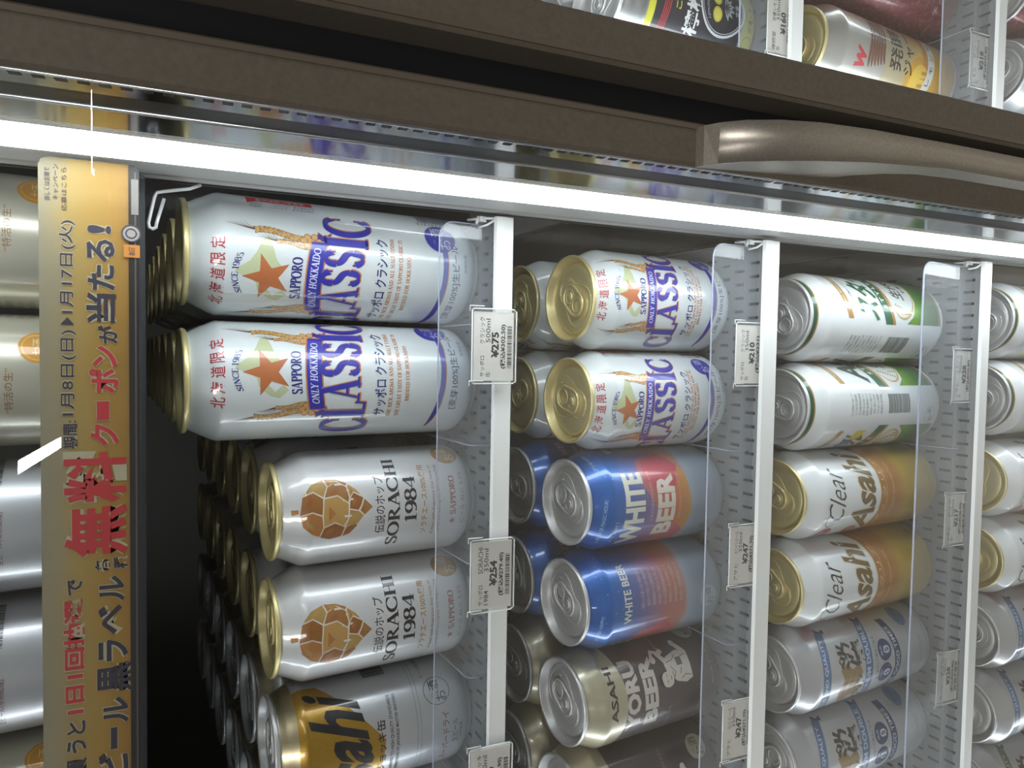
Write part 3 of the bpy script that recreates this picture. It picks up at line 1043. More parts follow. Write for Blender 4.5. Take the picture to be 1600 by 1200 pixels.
for off, ch in ((0, 1), (104.2, 2)):
    A.cx = off
    A.add(arch(-34, 34, 136, 6, 7), GLD, 3)
    A.add(text('ASAHI BREWERIES SINCE 1889', 0, 136.4, 56, 2.6, .015, arc=4.4), '#d8cdb0', 5)
    A.add(text('Clear and rich character', 0, 127, 34, 2.6, slant=.3, arc=2), '#5a5a58', 4)
    if ch == 1:
        A.add(text('スタイル', 0, 108, 66, 29, .055, slant=.25), '#b9c2b8', 4)
        A.add(text('スタイル', 0, 108, 64, 27, .03, slant=.25), GREEN, 5)
        A.add([[(8, 116), (22, 118), (24, 108), (17, 104), (7, 107)]], '#33418f', 7)
        A.add(text('生', 15.5, 111, 9, 9, .03), '#cfd4ea', 8)
        A.add([[(24, 114), (33, 111), (33, 99), (24, 104)]], '#cbbf35', 7)
    else:
        A.add(text('Asahi', 0, 107, 62, 25, .03, slant=.25), '#33463a', 5)
    A.add(arch(-37, 37, 90, 9.6, 8), GREEN, 5)
    A.add(arch(-37, 37, 84, 3.4, 8), GLD, 6)
    A.add(text('S T Y L E  F R E E', 0, 91, 50, 4.6, .03, arc=5), '#d5dcd4', 7)
    A.add([[(a, b) for a, b in arcpts(0, 64, 33, 19, -180, 180, 36)[:-1]]], '#c9a55c', 2)
    A.add([[(a, b) for a, b in arcpts(0, 64.4, 31.4, 18, -180, 180, 36)[:-1]]], '#d6dad8', 3)
    A.add(text('生FREE', 0, 66, 32, 14, .02, slant=.15), '#2e2d2c', 5)
    for s in (-1, 1):
        for k in range(9):
            A.add(leaf(s * (27 - k * .9), 54 + k * 2.2, 4, 1.5, 90 - s * 35), '#a89668', 4)
    A.add(text('糖質ゼロ', 0, 53, 18, 4, .02), '#3f3e3c', 5)
    A.add([[(-36, 15), (36, 15), (36, 60), (30, 52), (18, 46.5), (0, 44.4), (-18, 46.5), (-30, 52), (-36, 60)]], GG, 4)
    A.add(arch(-36, 36, 15.4, 2.0, -2), GLD, 6)
    A.add(text('発泡酒(生)', 0, 30, 34, 5, .02), '#3c6a42', 6)
    osake(A, 44, 24, 6.6, None, '#6d716c', True)
A.cx = 0
for xx, sd in ((54, 41), (-54, 42)):
    smallprint(A, xx, 124, 17, 9, 4.4, '#6f7a72', sd)
A.add(barcode(54, 66, 28, 15, 17, True), '#5a6260', 4)
A.add(barcode(-54, 66, 28, 15, 18, True), '#5a6260', 4)
register('green_band', A, False, 'tall white can with green rim band')

# white and gold can with script lettering
GOLDZ = grad('gold_print', [(0, '#b39440'), (28, '#b99b45'), (52, '#c2a23c'), (66, '#b87f3e'), (92, '#b0783c')], .4, .32, .9, .25, 34)
A = CanArt(167.5, PURE_WHITE)
for off in (0, 104.2):
    A.cx = off
    A.add([[(-52.2, 10), (52.2, 10), (52.2, 112), (46, 98), (34, 90), (18, 86.4), (0, 85.4), (-18, 86.4), (-34, 90), (-46, 98), (-52.2, 112)]], GOLDZ, 1)
    pp = [(-52, 112), (-46, 98), (-34, 90), (-18, 86.4), (0, 85.4), (18, 86.4), (34, 90), (46, 98), (52, 112)]
    A.add(stroke(pp, 1.2), '#cfc2a2', 3)
    A.add(stroke([(a, b - 8) for a, b in pp], .7), '#cba766', 3)
    A.add(text('ザ・クリア', 0, 80.5, 58, 4.6, .01, arc=-2.5), '#d2bb96', 4)
    A.add(text('Clear', 2, 137, 40, 19, -.006, slant=.38), '#2c2a2a', 4)
    A.add(stroke(_bez((-22, 134), (-28, 140), (-22, 148), (-12, 144)), .6), '#2c2a2a', 4)
    BR = '#6a5226'
    A.add(text('Asahi', 3, 105, 67, 29, .06, slant=.3, rot=.06), '#cfcabb', 4)
    A.add(text('Asahi', 3, 105, 65, 27, .028, slant=.3, rot=.06), BR, 5)
    A.add(text('CLEAR ASAHI · REFRESHING TASTE', 0, 69, 46, 2.4, .01, arc=-1.5), '#cbb27e', 4)
    A.add(disc(-36, 137, 10, 8.4), '#b02a45', 4)
    A.add(ringp(-36, 137, 8.6, .5, 7), '#d3b0b8', 5)
    A.add(text('麦の恵み', -36, 138.6, 13, 4.4, .02), '#dcc4ca', 6)
    A.add(text('うまみ麦芽', -36, 133, 12, 2.6), '#dcc4ca', 6)
    A.add(disc(-33, 106, 5, 7), '#b45a5e', 6)
    A.add(text('限定', -33, 106, 6, 8, .01), '#e0c8c8', 7)
    osake(A, 31, 22, 7, None, '#8d742f', True)
    A.add(text('リキュール(発泡性)①', 0, 20, 34, 3), '#8a6f30', 4)
A.cx = 0
register('clear_gold', A, True, 'tall white and gold script can')


# silver cans with slanted ribbons
def platinum(main, dark, name, lower, word, second):
    A = CanArt(167.5, SILVER_CAN)
    for off in (0, 104.2):
        A.cx = off
        A.add(arch(-36, 36, 142, 8.6, 10), main, 3)
        A.add([[(36, 134.6), (40, 134), (36.6, 129.6), (38, 125), (34, 126)]], dark, 4)
        A.add(text('VALUE AND QUALITY', 0, 142.4, 62, 4.4, .02, arc=7.2), '#c9cdd4', 5)
        # mythical beast as a plain golden blaze
        G = '#8e744c'
        A.add([[(-22, 122), (-12, 126), (-2, 122), (6, 126), (10, 118), (4, 112), (8, 104), (0, 100), (-8, 104), (-14, 98), (-22, 102), (-18, 110), (-26, 114)]], G, 3)
        for q in (((-20, 118), (-10, 121), (0, 117)), ((-18, 112), (-8, 114), (2, 110)), ((-18, 105), (-10, 108), (-2, 104)), ((6, 122), (12, 126), (16, 123))):
            A.add(stroke(list(q), [1.2, 2.0, .5]), '#5c4a33', 4)
        A.add(text(second[0], 15, 115, 20, 21, .03), '#2a282b', 6)
        A.add(text(second[1], 15, 101, 18, 11, .03), '#2a282b', 6)
        for i in range(7):
            A.add(leaf(-30 + i * 4.2, 100 - (i % 3) * 3, 6, 2.4, 50 + 14 * (i % 3)), '#2a282b', 5)
        A.add(arch(-38, 38, 92, 9, 9), main, 3)
        A.add([[(38, 87.6), (42, 88), (38.8, 83), (41, 78), (36, 79.4)]], dark, 4)
        A.add(text(lower, 0, 92.6, 66, 5, .025, arc=7), '#c2c8d2', 5)
        A.add(text('すっきりした飲みごたえ', 6, 82, 34, 3, slant=.2, arc=2), '#3a3a40', 4)
        for x, t_ in ((11, '糖質'), (-7, 'プリン体')):
            A.add(disc(x, 70.6, 8.2), dark, 4)
            A.add(text('0', x, 68.4, 6, 8, .01), '#c9cfdd', 6)
            A.add(stroke([(x - 2.6, 65.6), (x + 2.6, 71.4)], .7), '#c9cfdd', 6)
            A.add(text(t_, x, 75.2, 7.4, 2.4), '#c9cfdd', 6)
        A.add(arch(-34, 34, 55, 8, -5), dark, 3)
        A.add(text('FOR GOOD TIMES', 0, 55, 54, 4.4, .02, arc=-4), '#c2c8d2', 5)
        A.add(disc(33, 36, 9, 7.6), '#5e7ba0', 4)
        A.add(text('発泡酒', 33, 37, 12, 5, .01), '#2f4668', 6)
        A.add(text('生', 33, 31.6, 4, 3), '#2f4668', 6)
        A.add(text('アルコール分5.5%', 0, 24, 28, 3), '#6f7480', 4)
        A.add(stroke([(-52, 15), (52, 15)], .5), '#8a8e98', 3)
    A.cx = 0
    for xx, sd in ((56, 51), (-52, 52)):
        smallprint(A, xx, 122, 22, 12, 4.6, '#777a84', sd)
    register(name, A, False, word)


platinum('#4a6d9c', '#2c3666', 'platinum', 'PLATINUM DOUBLE', 'tall silver can with blue ribbons', ('淡', '麗'))
platinum('#4c6a4c', '#2c4030', 'green_label', 'GREEN LABEL', 'tall silver can with green ribbons', ('淡', '麗'))

# black lemon can
A = CanArt(122., mat('can_black_navy', '#262633', .36, .2, .9, .08))
for off in (0, 104.2):
    A.cx = off
    A.add(rect(-52.2, 52.2, 97.5, 103), '#c2bf36', 1)
    A.add(rect(-52.2, 52.2, 103, 119), mat('can_steel_top', '#a9abab', .3, .8, .8, .06), 1)
    for k in range(4):
        A.add(stroke([(-40 + k * 2, 93 - k * 1.6), (-6, 90 - k * 1.6), (30, 86 - k * 1.6)], .8), '#a83238', 4)
    A.add(text('こだわり', 2, 79, 26, 5, .02), '#c9c83f', 4)
    A.add(text('檸檬堂', -2, 66, 44, 13, .025), '#d5d6d8', 4)
    A.add(ringp(0, 40, 19, 1.6, 20), '#c3c7cc', 5)
    A.add(ringp(0, 40, 17.2, .4, 18.2), '#c3c7cc', 5)
    A.add(text('LEMON SOUR', 0, 54, 20, 2, arc=2.4), '#aeb4ba', 6)
    for x in (-6, 5):
        A.add(disc(x, 45, 5, 4.2), '#b9b03a', 6)
        A.add(disc(x, 45, 3.8, 3.0), '#d3cc5c', 7)
    for k in range(6):
        A.add(leaf(0, 38, 9, 3.2, -20 - 28 * k), '#9ba2a6', 6)
        A.add(leaf(0, 38, 6, 1.4, -20 - 28 * k), '#39404a', 7)
    A.add(text('定番', 0, 27, 8, 3), '#c3c7cc', 6)
    A.add(disc(-28, 26, 4.6), '#b9b83a', 5)
    A.add(rect(-52.2, 52.2, 20.4, 21.6), '#8d8f92', 3)
    A.add(rect(-52.2, 52.2, 0, 20.4), '#a5a23c', 2)
    A.add(text('定番レモン', 0, 14, 22, 4), '#4a4a30', 4)
    for k in range(5):
        A.add(ringp(-36 + k * 18, 14, 4.2, .4), '#5a5a34', 4)
A.cx = 0
register('lemon', A, False, 'black and yellow lemon can')

# lemon malt can (gold lid)
SUN = grad('sun_print', [(14, '#a9854e'), (34, '#c89a3a'), (58, '#d6b04a'), (84, '#b3a98c')], .35, .32, .9, .12, 40)
A = CanArt(167.5, mat('can_grey_top', '#b9b7b2', .3, .55, .9, .06))
for off in (0, 104.2):
    A.cx = off
    A.add(rect(-52.2, 52.2, 15, 104), SUN, 1)
    A.add(text('w', -18, 132, 15, 11, .03, slant=.2), '#b1303f', 4)
    for k in range(6):
        A.add(stroke(_bez((-22 + k, 122 - k * 3.4), (-8, 128 - k * 3), (10, 114 - k * 3), (26, 124 - k * 3.4)), [1, 2.6, 3, 3, 2.4, 2.2, 2, 2.4, 3, 2.4, 1]), '#6d4a3a', 3 + k % 2)
    A.add(text('発酵', -2, 92, 34, 15, .015), '#2d2723', 4)
    A.add(text('ジャー', -2, 76, 34, 12, .015), '#2d2723', 4)
    A.add(disc(-22, 60, 20, 16), '#c9962c', 2)
    A.add(disc(-22, 60, 14, 11), '#d9b648', 3)
    A.add(arch(-40, 40, 54, 8.4, -6), '#b97f3a', 3)
    A.add(arch(-40, 40, 47.4, 8.4, -6), '#cfcdc8', 4)
    A.add(text('り レ モ ン サ ワ ー', 0, 47.4, 62, 5, .01, arc=-4.6), '#3c3a3a', 6)
    A.add(text('甘くないレモン果汁ALC.5%', 0, 26, 44, 4), '#8d6d42', 4)
A.cx = 0
register('jar', A, True, 'tall silver and yellow lemon can')

# dark red can
RED_S = noisy('red_speckle', '#6d2730', '#8a5350', 420, .34, .35, .9, (.5, .66))
A = CanArt(167.5, RED_S)
for off in (0, 104.2):
    A.cx = off
    A.add(disc(18, 62, 11, 15), '#b5a854', 3)
    A.add(ringp(18, 62, 10, .4, 14), '#5a5330', 4)
    A.add(text('贅沢', 18, 66, 14, 8, .02), '#3a3524', 4)
    A.add(text('%66', 18, 56, 14, 6, .02), '#3a3524', 4)
    A.add([[(-16, 110), (-6, 112), (2, 84), (-2, 60), (-8, 84)]], '#c0ae3c', 3)
    A.add(text('赤ぶどう', -2, 128, 36, 9, .02), '#c9bcb8', 4)
    A.add(text('チューハイ', 0, 34, 36, 6, .01), '#c9a8a4', 4)
A.cx = 0
register('red', A, False, 'tall dark red speckled can')

# cans of the shelf above the banner
A = CanArt(167.5, mat('can_cream_metal', '#c8c5b4', .3, .45, .9, .06))
for off in (0, 104.2):
    A.cx = off
    A.add(disc(20, 36, 8.6), '#c48a24', 3)
    A.add(ringp(20, 36, 7, .5), '#d9b25a', 4)
    A.add(text('お酒', 20, 36, 9, 6), '#e2cf9a', 5)
    A.add(text('「生活のうるおい」', 0, 62, 34, 3.6), '#6f6450', 4)
    A.add(text('まろやかなうまみ', -2, 55, 30, 3.6), '#8a5c38', 4)
    A.add(text('“特活の生”', -2, 48, 22, 3.6), '#8a5c38', 4)
    A.add(text('麦芽100% 生ビール', -2, 80, 44, 5, .01), '#8a6a2c', 4)
    A.add(ringp(0, 110, 24, 1.5), '#b08a3a', 4)
    A.add(text('350 7890', 34, 72, 14, 3), '#6a6a66', 4)
A.cx = 0
for xx, sd in ((52, 61), (-52, 62)):
    smallprint(A, xx, 100, 22, 16, 4.6, '#7a766c', sd)
register('cream', A, True, 'cream and gold can')
A = CanArt(167.5, SILVER_CAN)
for off in (0, 104.2):
    A.cx = off
    A.add(text('スーパードライ', -4, 60, 36, 5, .02), '#a02c3c', 4)
    A.add(text('生ビール(非熱処理)', -4, 52, 26, 3), '#6a3038', 4)
    A.add(barcode(36, 60, 26, 16, 33), '#2a2a2e', 4)
    A.add(text('SUPER DRY BEER FOR ALL ALC.5%', -4, 72, 40, 3), '#8a3038', 4)
    for k, hx in enumerate((90, 104, 118)):
        A.add([[(-28, hx), (30, hx + 4), (32, hx + 10), (-26, hx + 6)]], '#1f1f24', 4)
A.cx = 0
register('silver_red', A, False, 'silver can with red lettering')

# ------------------------------------------------------------------ the shop around the cooler
def world_obj(mb, name, **k):
    o = mb.obj(name)
    o.location = (0, 0, EYE)
    tag(o, **k)
    return o


S = dict(kind='structure')
FLOORM = noisy('shop_floor_tile', '#c9c3b8', '#b8b1a5', 2.2, .25)
WALLM = mat('shop_wall_paint', '#8f8a84', .8)
mb = MB(); mb.box(-5000, 6000, -9500, 1400, -1540, -1500, FLOORM); world_obj(mb, 'floor', **S)
mb = MB(); mb.box(-5000, 6000, -9500, 1400, 1200, 1240, mat('shop_ceiling', '#c9c9c6', .8)); world_obj(mb, 'ceiling', **S)
mb = MB(); mb.box(-5000, 6000, -9560, -9500, -1500, 1200, WALLM); world_obj(mb, 'wall_front', **S)
mb = MB(); mb.box(-5060, -5000, -9500, 1400, -1500, 1200, WALLM); world_obj(mb, 'wall_left', **S)
mb = MB(); mb.box(6000, 6060, -9500, 1400, -1500, 1200, WALLM); world_obj(mb, 'wall_right', **S)
mb = MB(); mb.box(-5000, 6000, 1340, 1400, -1500, 1200, DARKWALL); world_obj(mb, 'wall_back', **S)
# wall panels that close the cooler front above, below and beside the two doors
mb = MB(); mb.box(-5000, 6000, 312, 400, 700, 1200, FRAME); world_obj(mb, 'trim_1', **S)
mb = MB(); mb.box(-5000, 6000, 312, 400, -1500, -1150, FRAME); world_obj(mb, 'trim_2', **S)
mb = MB(); mb.box(-5000, -560, 312, 400, -1150, 700, FRAME); world_obj(mb, 'trim_3', **S)
mb = MB(); mb.box(700, 6000, 312, 400, -1150, 700, FRAME); world_obj(mb, 'trim_4', **S)


def post(x0, n):
    """upright post of the cooler front, 50 mm wide, lamp strips in both sides, stepped inner ridges"""
    x1 = x0 + 50
    mb = MB()
    mb.box(x0, x1, 312.5, 350, -1150, 700, POST_WHITE)
    mb.box(x0 + 1.2, x1 - 1.2, 350, 351.6, -1150, 700, POST_DARK)
    for a, b, ins in ((351.6, 366, 0), (367, 377, .8), (377.6, 384, 0)):
        mb.box(x0 + ins, x1 - ins, a, b, -1150, 700, POST_GREY)
    mb.box(x0 + 1.4, x1 - 1.4, 366, 395, -1150, 700, POST_GREY)
    mb.box(x0 + .2, x1 - .2, 389, 391, -1150, 700, POST_DARK)
    root = world_obj(mb, 'trim_%d' % n, **S)
    lamp = MB()
    lamp.box(x0 - .35, x0 - .02, 312.8, 349.6, -1149, 699, LAMPM)
    lamp.box(x1 + .02, x1 + .35, 312.8, 349.6, -1149, 699, LAMPM)
    lamp.obj('lamp_strip', root)
    rd = random.Random(n)
    sp = MB()
    for k in range(90):      # dried specks and smears on the lamp strip's face
        z, y = rd.uniform(-650, 120), rd.uniform(314, 348)
        r = rd.choice((.25, .3, .4, .5, .8))
        n_ = 7
        sp.poly([(x0 - .45, y + r * rd.uniform(.6, 1.3) * cos(-2 * pi * i / n_), z + r * rd.uniform(.6, 1.9) * sin(-2 * pi * i / n_)) for i in range(n_)], SPECK)
    sp.obj('dirt_specks', root)
    return root


SPECK = mat('dirt_speck', '#8f8a7c', .8)
LAMPM = mat('lamp_strip', '#f3fbff', .4, emit=10)
post(83, 5)
post(-549, 6)
post(624, 7)


def door(n, xa, xb, handle_side):
    """glass door: bronze frame bars, double pane, mirror-bright spacers in the glass edge"""
    root = empty('door_%d' % n, Matrix.Translation((0, 0, EYE)), kind='structure')
    fr = MB()
    for side, x in ((1, xb), (-1, xa)):
        o, i = (x, x - side * 18.5)           # outer and inner edge of this bar
        lo, hi = min(o, i), max(o, i)
        bl, br = (3.1, 0) if side > 0 else (0, 3.1)      # the inner edge slopes back to the glass
        fr.prism([(lo + 1.4, 245), (hi - 1.4, 245), (hi, 246.4), (hi - br, 255), (lo + bl, 255), (lo, 246.4)], 'z', -1150, 700, FRAME)
        inn = i + side * 3
        fr.box(min(inn, o), max(inn, o), 255, 310, -1150, 700, FRAME)
    fr.box(xa, xb, 245, 310, 660, 700, FRAME)
    fr.box(xa, xb, 245, 310, -1150, -1110, FRAME)
    fr.obj('door_frame', root)
    ed = MB()
    for x, s in ((xa, 1), (xb, -1)):
        ed.box(min(x + s * 1.4, x + s * 3.4), max(x + s * 1.4, x + s * 3.4), 244.2, 245, -1150, 700, FRAME_EDGE)
    ed.obj('edge_bead', root)
    for side, x in ((1, xb), (-1, xa)):
        i = x - side * 15.5
        f = i - side * .5
        sp = MB()
        sp.box(min(i, f), max(i, f), 283.2, 307, -1110, 660, SPACER)
        sp.box(min(i, f), max(i, f), 255.2, 268, -1110, 660, SPACER)
        e = f - side * .3
        for k in range(-180, 60):
            z = k * 6
            if -1110 < z < 655:
                sp.box(min(f, e) + .1, max(f, e), 256.2, 260.2, z, z + 3.4, BLACK)
        sp.obj('spacer', root)
        g = MB()
        g.box(min(i, f), max(i, f), 268, 281.4, -1110, 660, BLACK)
        g.tube([(f, 282.3, -1110), (f, 282.3, 660)], 1.0, SPACER_EDGE, 8)
        g.tube([(f, 255.3, -1110), (f, 255.3, 660)], .7, SPACER_EDGE, 8)
        g.obj('gasket', root)
    for y in (251.6, 307.4):
        g = MB()
        x0, x1 = (xa + 16.2, xb - 16.2)
        g.box(x0, x1, y, y + 3.0, -1110, 660, GLASS)
        g.obj('glass_pane', root)
    if handle_side:
        s = handle_side
        x1 = xb - 2.6 if s > 0 else xa + 2.6
        h = MB()
        # side outline of the grip in (y, z): stands off the frame, curved root on top and bottom
        up = [(245, -186), (241, -187), (235, -190.5), (228, -198), (222, -210), (217.5, -227), (215, -252), (214, -300)]
        outer = up + [(y, -1030 - z) for y, z in up[::-1]]
        dn = [(226, -320), (228, -296), (232, -280), (238, -268), (245, -260)]
        inner = [(y, -1030 - z) for y, z in dn[::-1]] + dn
        ring = outer + inner
        nO = len(outer)
        # cross-section: wide root that narrows into the bar
        def wx(z):
            t = min(1, max(0, (-z - 195) / 110)) if z > -515 else min(1, max(0, (z + 835) / 110))
            t = t * t * (3 - 2 * t)
            return 16.4 - 6.0 * t
        A = [h.vert((x1, y, z)) for y, z in ring]
        B = [h.vert((x1 - s * wx(z), y + (1.2 if 1 < i < nO - 2 else 0), z)) for i, (y, z) in enumerate(ring)]
        m_ = len(ring)
        for i in range(m_):
            j = (i + 1) % m_
            h.face((A[i], A[j], B[j], B[i]), HANDLE, 1 < i < nO - 2)
        # side caps as strips between outer and inner outlines
        def cap(V, flip):
            idx_o = list(range(nO))
            idx_i = list(range(m_ - 1, nO - 1, -1))
            a, b = 0, 0
            while a < len(idx_o) - 1 or b < len(idx_i) - 1:
                za = ring[idx_o[a + 1]][1] if a < len(idx_o) - 1 else -1e9
                zb = ring[idx_i[b + 1]][1] if b < len(idx_i) - 1 else -1e9
                if za >= zb:
                    q = (V[idx_o[a]], V[idx_o[a + 1]], V[idx_i[b]]); a += 1
                else:
                    q = (V[idx_o[a]], V[idx_i[b + 1]], V[idx_i[b]]); b += 1
                h.face(q if flip else q[::-1], HANDLE)
        cap(A, True)
        cap(B, False)
        h.obj('door_handle', root)
    return root


door(1, -520, 99.5, 1)
door(2, 116.2, 645, 0)
mb = MB(); mb.box(99.8, 115.9, 262, 300, -1150, 700, BLACK); world_obj(mb, 'trim_8', **S)

# ------------------------------------------------------------------ shelves
DECKM = None
DECK_Y0, DECK_Y1 = -55., 430.


def deck_mesh(x0, x1, key):
    mb = MB()
    # gliding deck with staggered slots cut through
    y = DECK_Y0
    row = 0
    SL, GAPY = 8.5, 4.4
    pitch, sw = 9.4, 2.2
    x1, xe = x1 - 7, x1
    n = int((x1 - x0) / pitch)
    while y < DECK_Y1 - 20:
        ya, yb, yc = y, y + GAPY, y + GAPY + SL
        mb.box(x0, x1, ya, yb, -2.2, 0, DECK)
        off = 0 if row % 2 == 0 else pitch / 2
        x = x0
        for k in range(n + 1):
            xa = x0 + off + k * pitch
            nx = min(xa + (pitch - sw), x1)
            if k == 0 and off:
                mb.box(x0, x0 + off - sw, yb, yc, -2.2, 0, DECK)
            if xa < x1:
                mb.box(xa, nx, yb, yc, -2.2, 0, DECK)
        y = yc
        row += 1
        if y > 60:
            break
    mb.box(x0, x1, y, DECK_Y1, -2.2, 0, DECK)
    mb.box(x1, xe, DECK_Y0, DECK_Y1, -2.2, 0, DECK)
    x1 = xe
    mb.box(x0, x1, DECK_Y0, DECK_Y1, -7.5, -5.0, SLOT)
    mb.box(x0 - .5, x0 + .8, DECK_Y0, DECK_Y1, -7.5, 1.6, DECK)
    mb.box(x1 - .8, x1 + .5, DECK_Y0, DECK_Y1, -7.5, 1.6, DECK)
    return mb.mesh(key)


DK = {1: deck_mesh(-496, 81.4, 'deck'), 2: deck_mesh(137, 620, 'deck')}


def shelf(key, bay, label, zt, zb, guard_h, divs, ge=.6):
    root = empty('cooler_shelf', shelf_matrix(key), label, 'shelf', 'slotted white cooler shelves')
    o = bpy.data.objects.new('deck', DK[bay])
    COL.objects.link(o)
    o.parent = root
    xa, xb = ((-496, 80.6) if bay == 1 else (137.6, 620))
    r = MB()
    r.prism([(zz[0], zz[1]) for zz in ((-58.6, zb), (-56, zb), (-56, zt), (-58.6, zt - .6))], 'x', xa, xb, RAIL)
    r.box(xa, xb, -56, -55.05, zb, min(zt, 0), RAIL)
    r.obj('price_rail', root)
    g = MB()
    ga, gb = (-494, 76.5) if bay == 1 else (141, 616)
    R = 9
    out = [(ga, .3), (gb, .3)] + [(gb - R + R * cos(radians(a)), guard_h - R + R * sin(radians(a))) for a in range(0, 91, 15)] + [(ga + R - R * sin(radians(a)), guard_h - R + R * cos(radians(a))) for a in range(0, 91, 15)]
    g.prism(out, 'y', -49.2, -47.6, ACRYL)
    gu = g.obj('front_guard', root)
    e = MB()
    e.tube([(x, -48.4, z + .25) for x, z in out[1:]] + [(ga, -48.4, .6)], ge, ACRYL_EDGE, 8)
    e.obj('guard_edge', gu)
    for x in divs:
        d = MB()
        prof = [(-46, .1), (-46, 5)] + [(-42 + 0 - 4 * cos(radians(a)), 8 + 6 * sin(radians(a))) for a in (0, 30, 60, 90)] + [(330, 14), (330, .1)]
        d.prism(prof, 'x', x - .3, x + .3, ACRYL)
        dv = d.obj('divider', root)
        e = MB()
        e.tube([(x, y, z) for y, z in prof[:-1]], .42, ACRYL_EDGE, 6)
        e.obj('divider_edge', dv)
    # white wire clip on the rail end beside the post
    c = MB()
    s_ = 1 if bay == 1 else -1
    X = xb if bay == 1 else xa
    c.tube([(X - s_ * 1, -56, zt - 2), (X - s_ * .5, -52, zt + 3), (X - s_ * .5, -46, zt + 7), (X - s_ * .2, -40, zt + 9)], .8, WIRE, 8)
    c.tube([(X - s_ * 4, -49, zt + 8), (X + s_ * .6, -49, zt + 6.5)], 1.0, WIRE, 8)
    c.tube([(X - s_ * 1, -56, zt - 2), (X - s_ * 5, -54.5, zt + 4), (X - s_ * 6, -50, zt + 7)], .7, WIRE, 8)
    c.box(X - 2.6, X + .6, -51, -46, zt + 2.5, zt + 6.5, WIRE)
    c.obj('rail_clip', root)
    return root


shelf('top', 1, 'white cooler shelf behind the yellow banner', 4, -3.5, 34, (18, -54, -124))
shelf('s1', 1, 'slotted white cooler shelf with 275 yen and 254 yen tags', 6.4, -5, 37, (18.5, -53.5, -125, -194.5, -263.5), .42)
shelf('s2', 1, 'slotted white cooler shelf with 210 yen and 247 yen tags', 3.6, -10, 41, (-62.5, -197.7))
shelf('s3', 1, 'slotted white cooler shelf with 228 yen and 217 yen tags', 2.8, -8.6, 67, (-68.15,), .8)
shelf('s4', 1, 'lowest slotted white cooler shelf beside the white post', 3, -9, 36, (-66,), .8)
shelf('b2', 2, 'cooler shelf behind bronze door frame with 160 yen tag', 3.6, -8, 41, (269.5,))
shelf('b3', 2, 'cooler shelf behind bronze door frame with 218 yen tag', 3.6, -8, 62, (264,))
shelf('b4', 2, 'lowest cooler shelf behind the bronze door frame', 3, -9, 36, ())

# bent wire hook that carries the banner shelf's front corner
mb = MB()
mb.tube([(82.6, 386, 6), (80, 385, 11), (77.5, 384.5, 22), (76.5, 384, 25.5), (74, 384, 26.6), (61.5, 384, 29.2), (59.4, 384, 28.8), (58.8, 384, 27.4), (59.6, 384, 26.0), (62, 384, 25.6), (74, 385, 22.4)], .85, WIRE, 8)
o = world_obj(mb, 'wire_hook', label='bent white wire hook between yellow banner and white post', cat='hook')

# ------------------------------------------------------------------ yellow banner


def on_face(mb, polys, y, material):
    for q in polys:
        if len(q) < 3:
            continue
        a2 = sum(q[i][0] * q[(i + 1) % len(q)][1] - q[(i + 1) % len(q)][0] * q[i][1] for i in range(len(q)))
        if a2 < 0:
            q = q[::-1]
        mb.poly([(a, y, b) for a, b in q], material)


def BX(Y):
    return 82 - (Y - 240) * .2772


def BZ(x, Y):
    return 68.6 - (x - 57 - .0219 * (Y - 240) * (1 - (x - 57) / 160)) * .2375


ban = empty('promotion_banner', Matrix.Translation((0, 0, EYE)), 'yellow and orange paper banner strip with red Japanese lettering', 'banner')
mb = MB()
XR, XL = 81.6, -330.
ZT, ZB = 68.6, 30.6
c = 3.5
PAPER = grad('banner_print', [(30, '#7d5d26'), (38, '#8f6b2c'), (46, '#927230'), (56, '#937c45'), (62, '#867b5e'), (70, '#7f7864')], 0, .55, 0, .34, 42)
mb.prism([(XL, ZB + 3.6), (XR, ZB + 3.6), (XR, ZT - c), (XR - .3 * c, ZT - .3 * c), (XR - c, ZT), (XL, ZT)], 'y', 355.2, 356.2, PAPER)
mb.obj('paper_strip', ban)
mb = MB()
mb.prism([(XL, ZB), (XR - 2, ZB), (XR, ZB + 2), (XR, ZB + 4.2), (XL, ZB + 4.2)], 'y', 354.8, 358, mat('banner_channel', '#1f1c1b', .5))
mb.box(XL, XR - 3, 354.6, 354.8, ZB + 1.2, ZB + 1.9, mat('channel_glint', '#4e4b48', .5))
mb.obj('holder_channel', ban)
mb = MB()
HALO = mat('banner_halo', '#a39a80', .6)
REDB = mat('banner_red', '#a92a2e', .6)
NVB = mat('banner_navy', '#2c2836', .6)


def bt(s, Ya, Yb, xa, xb, material, bold=.02, halo=.55, y=355.0):
    cx = (BX(Ya) + BX(Yb)) / 2
    cz = BZ((xa + xb) / 2, (Ya + Yb) / 2)
    w, h = abs(Yb - Ya) * .2772, abs(xb - xa) * .2375
    if halo:
        on_face(mb, text(s, cx, cz, w + halo, h + halo, bold + .045), y + .06, HALO)
    on_face(mb, text(s, cx, cz, w, h, bold), y, material)


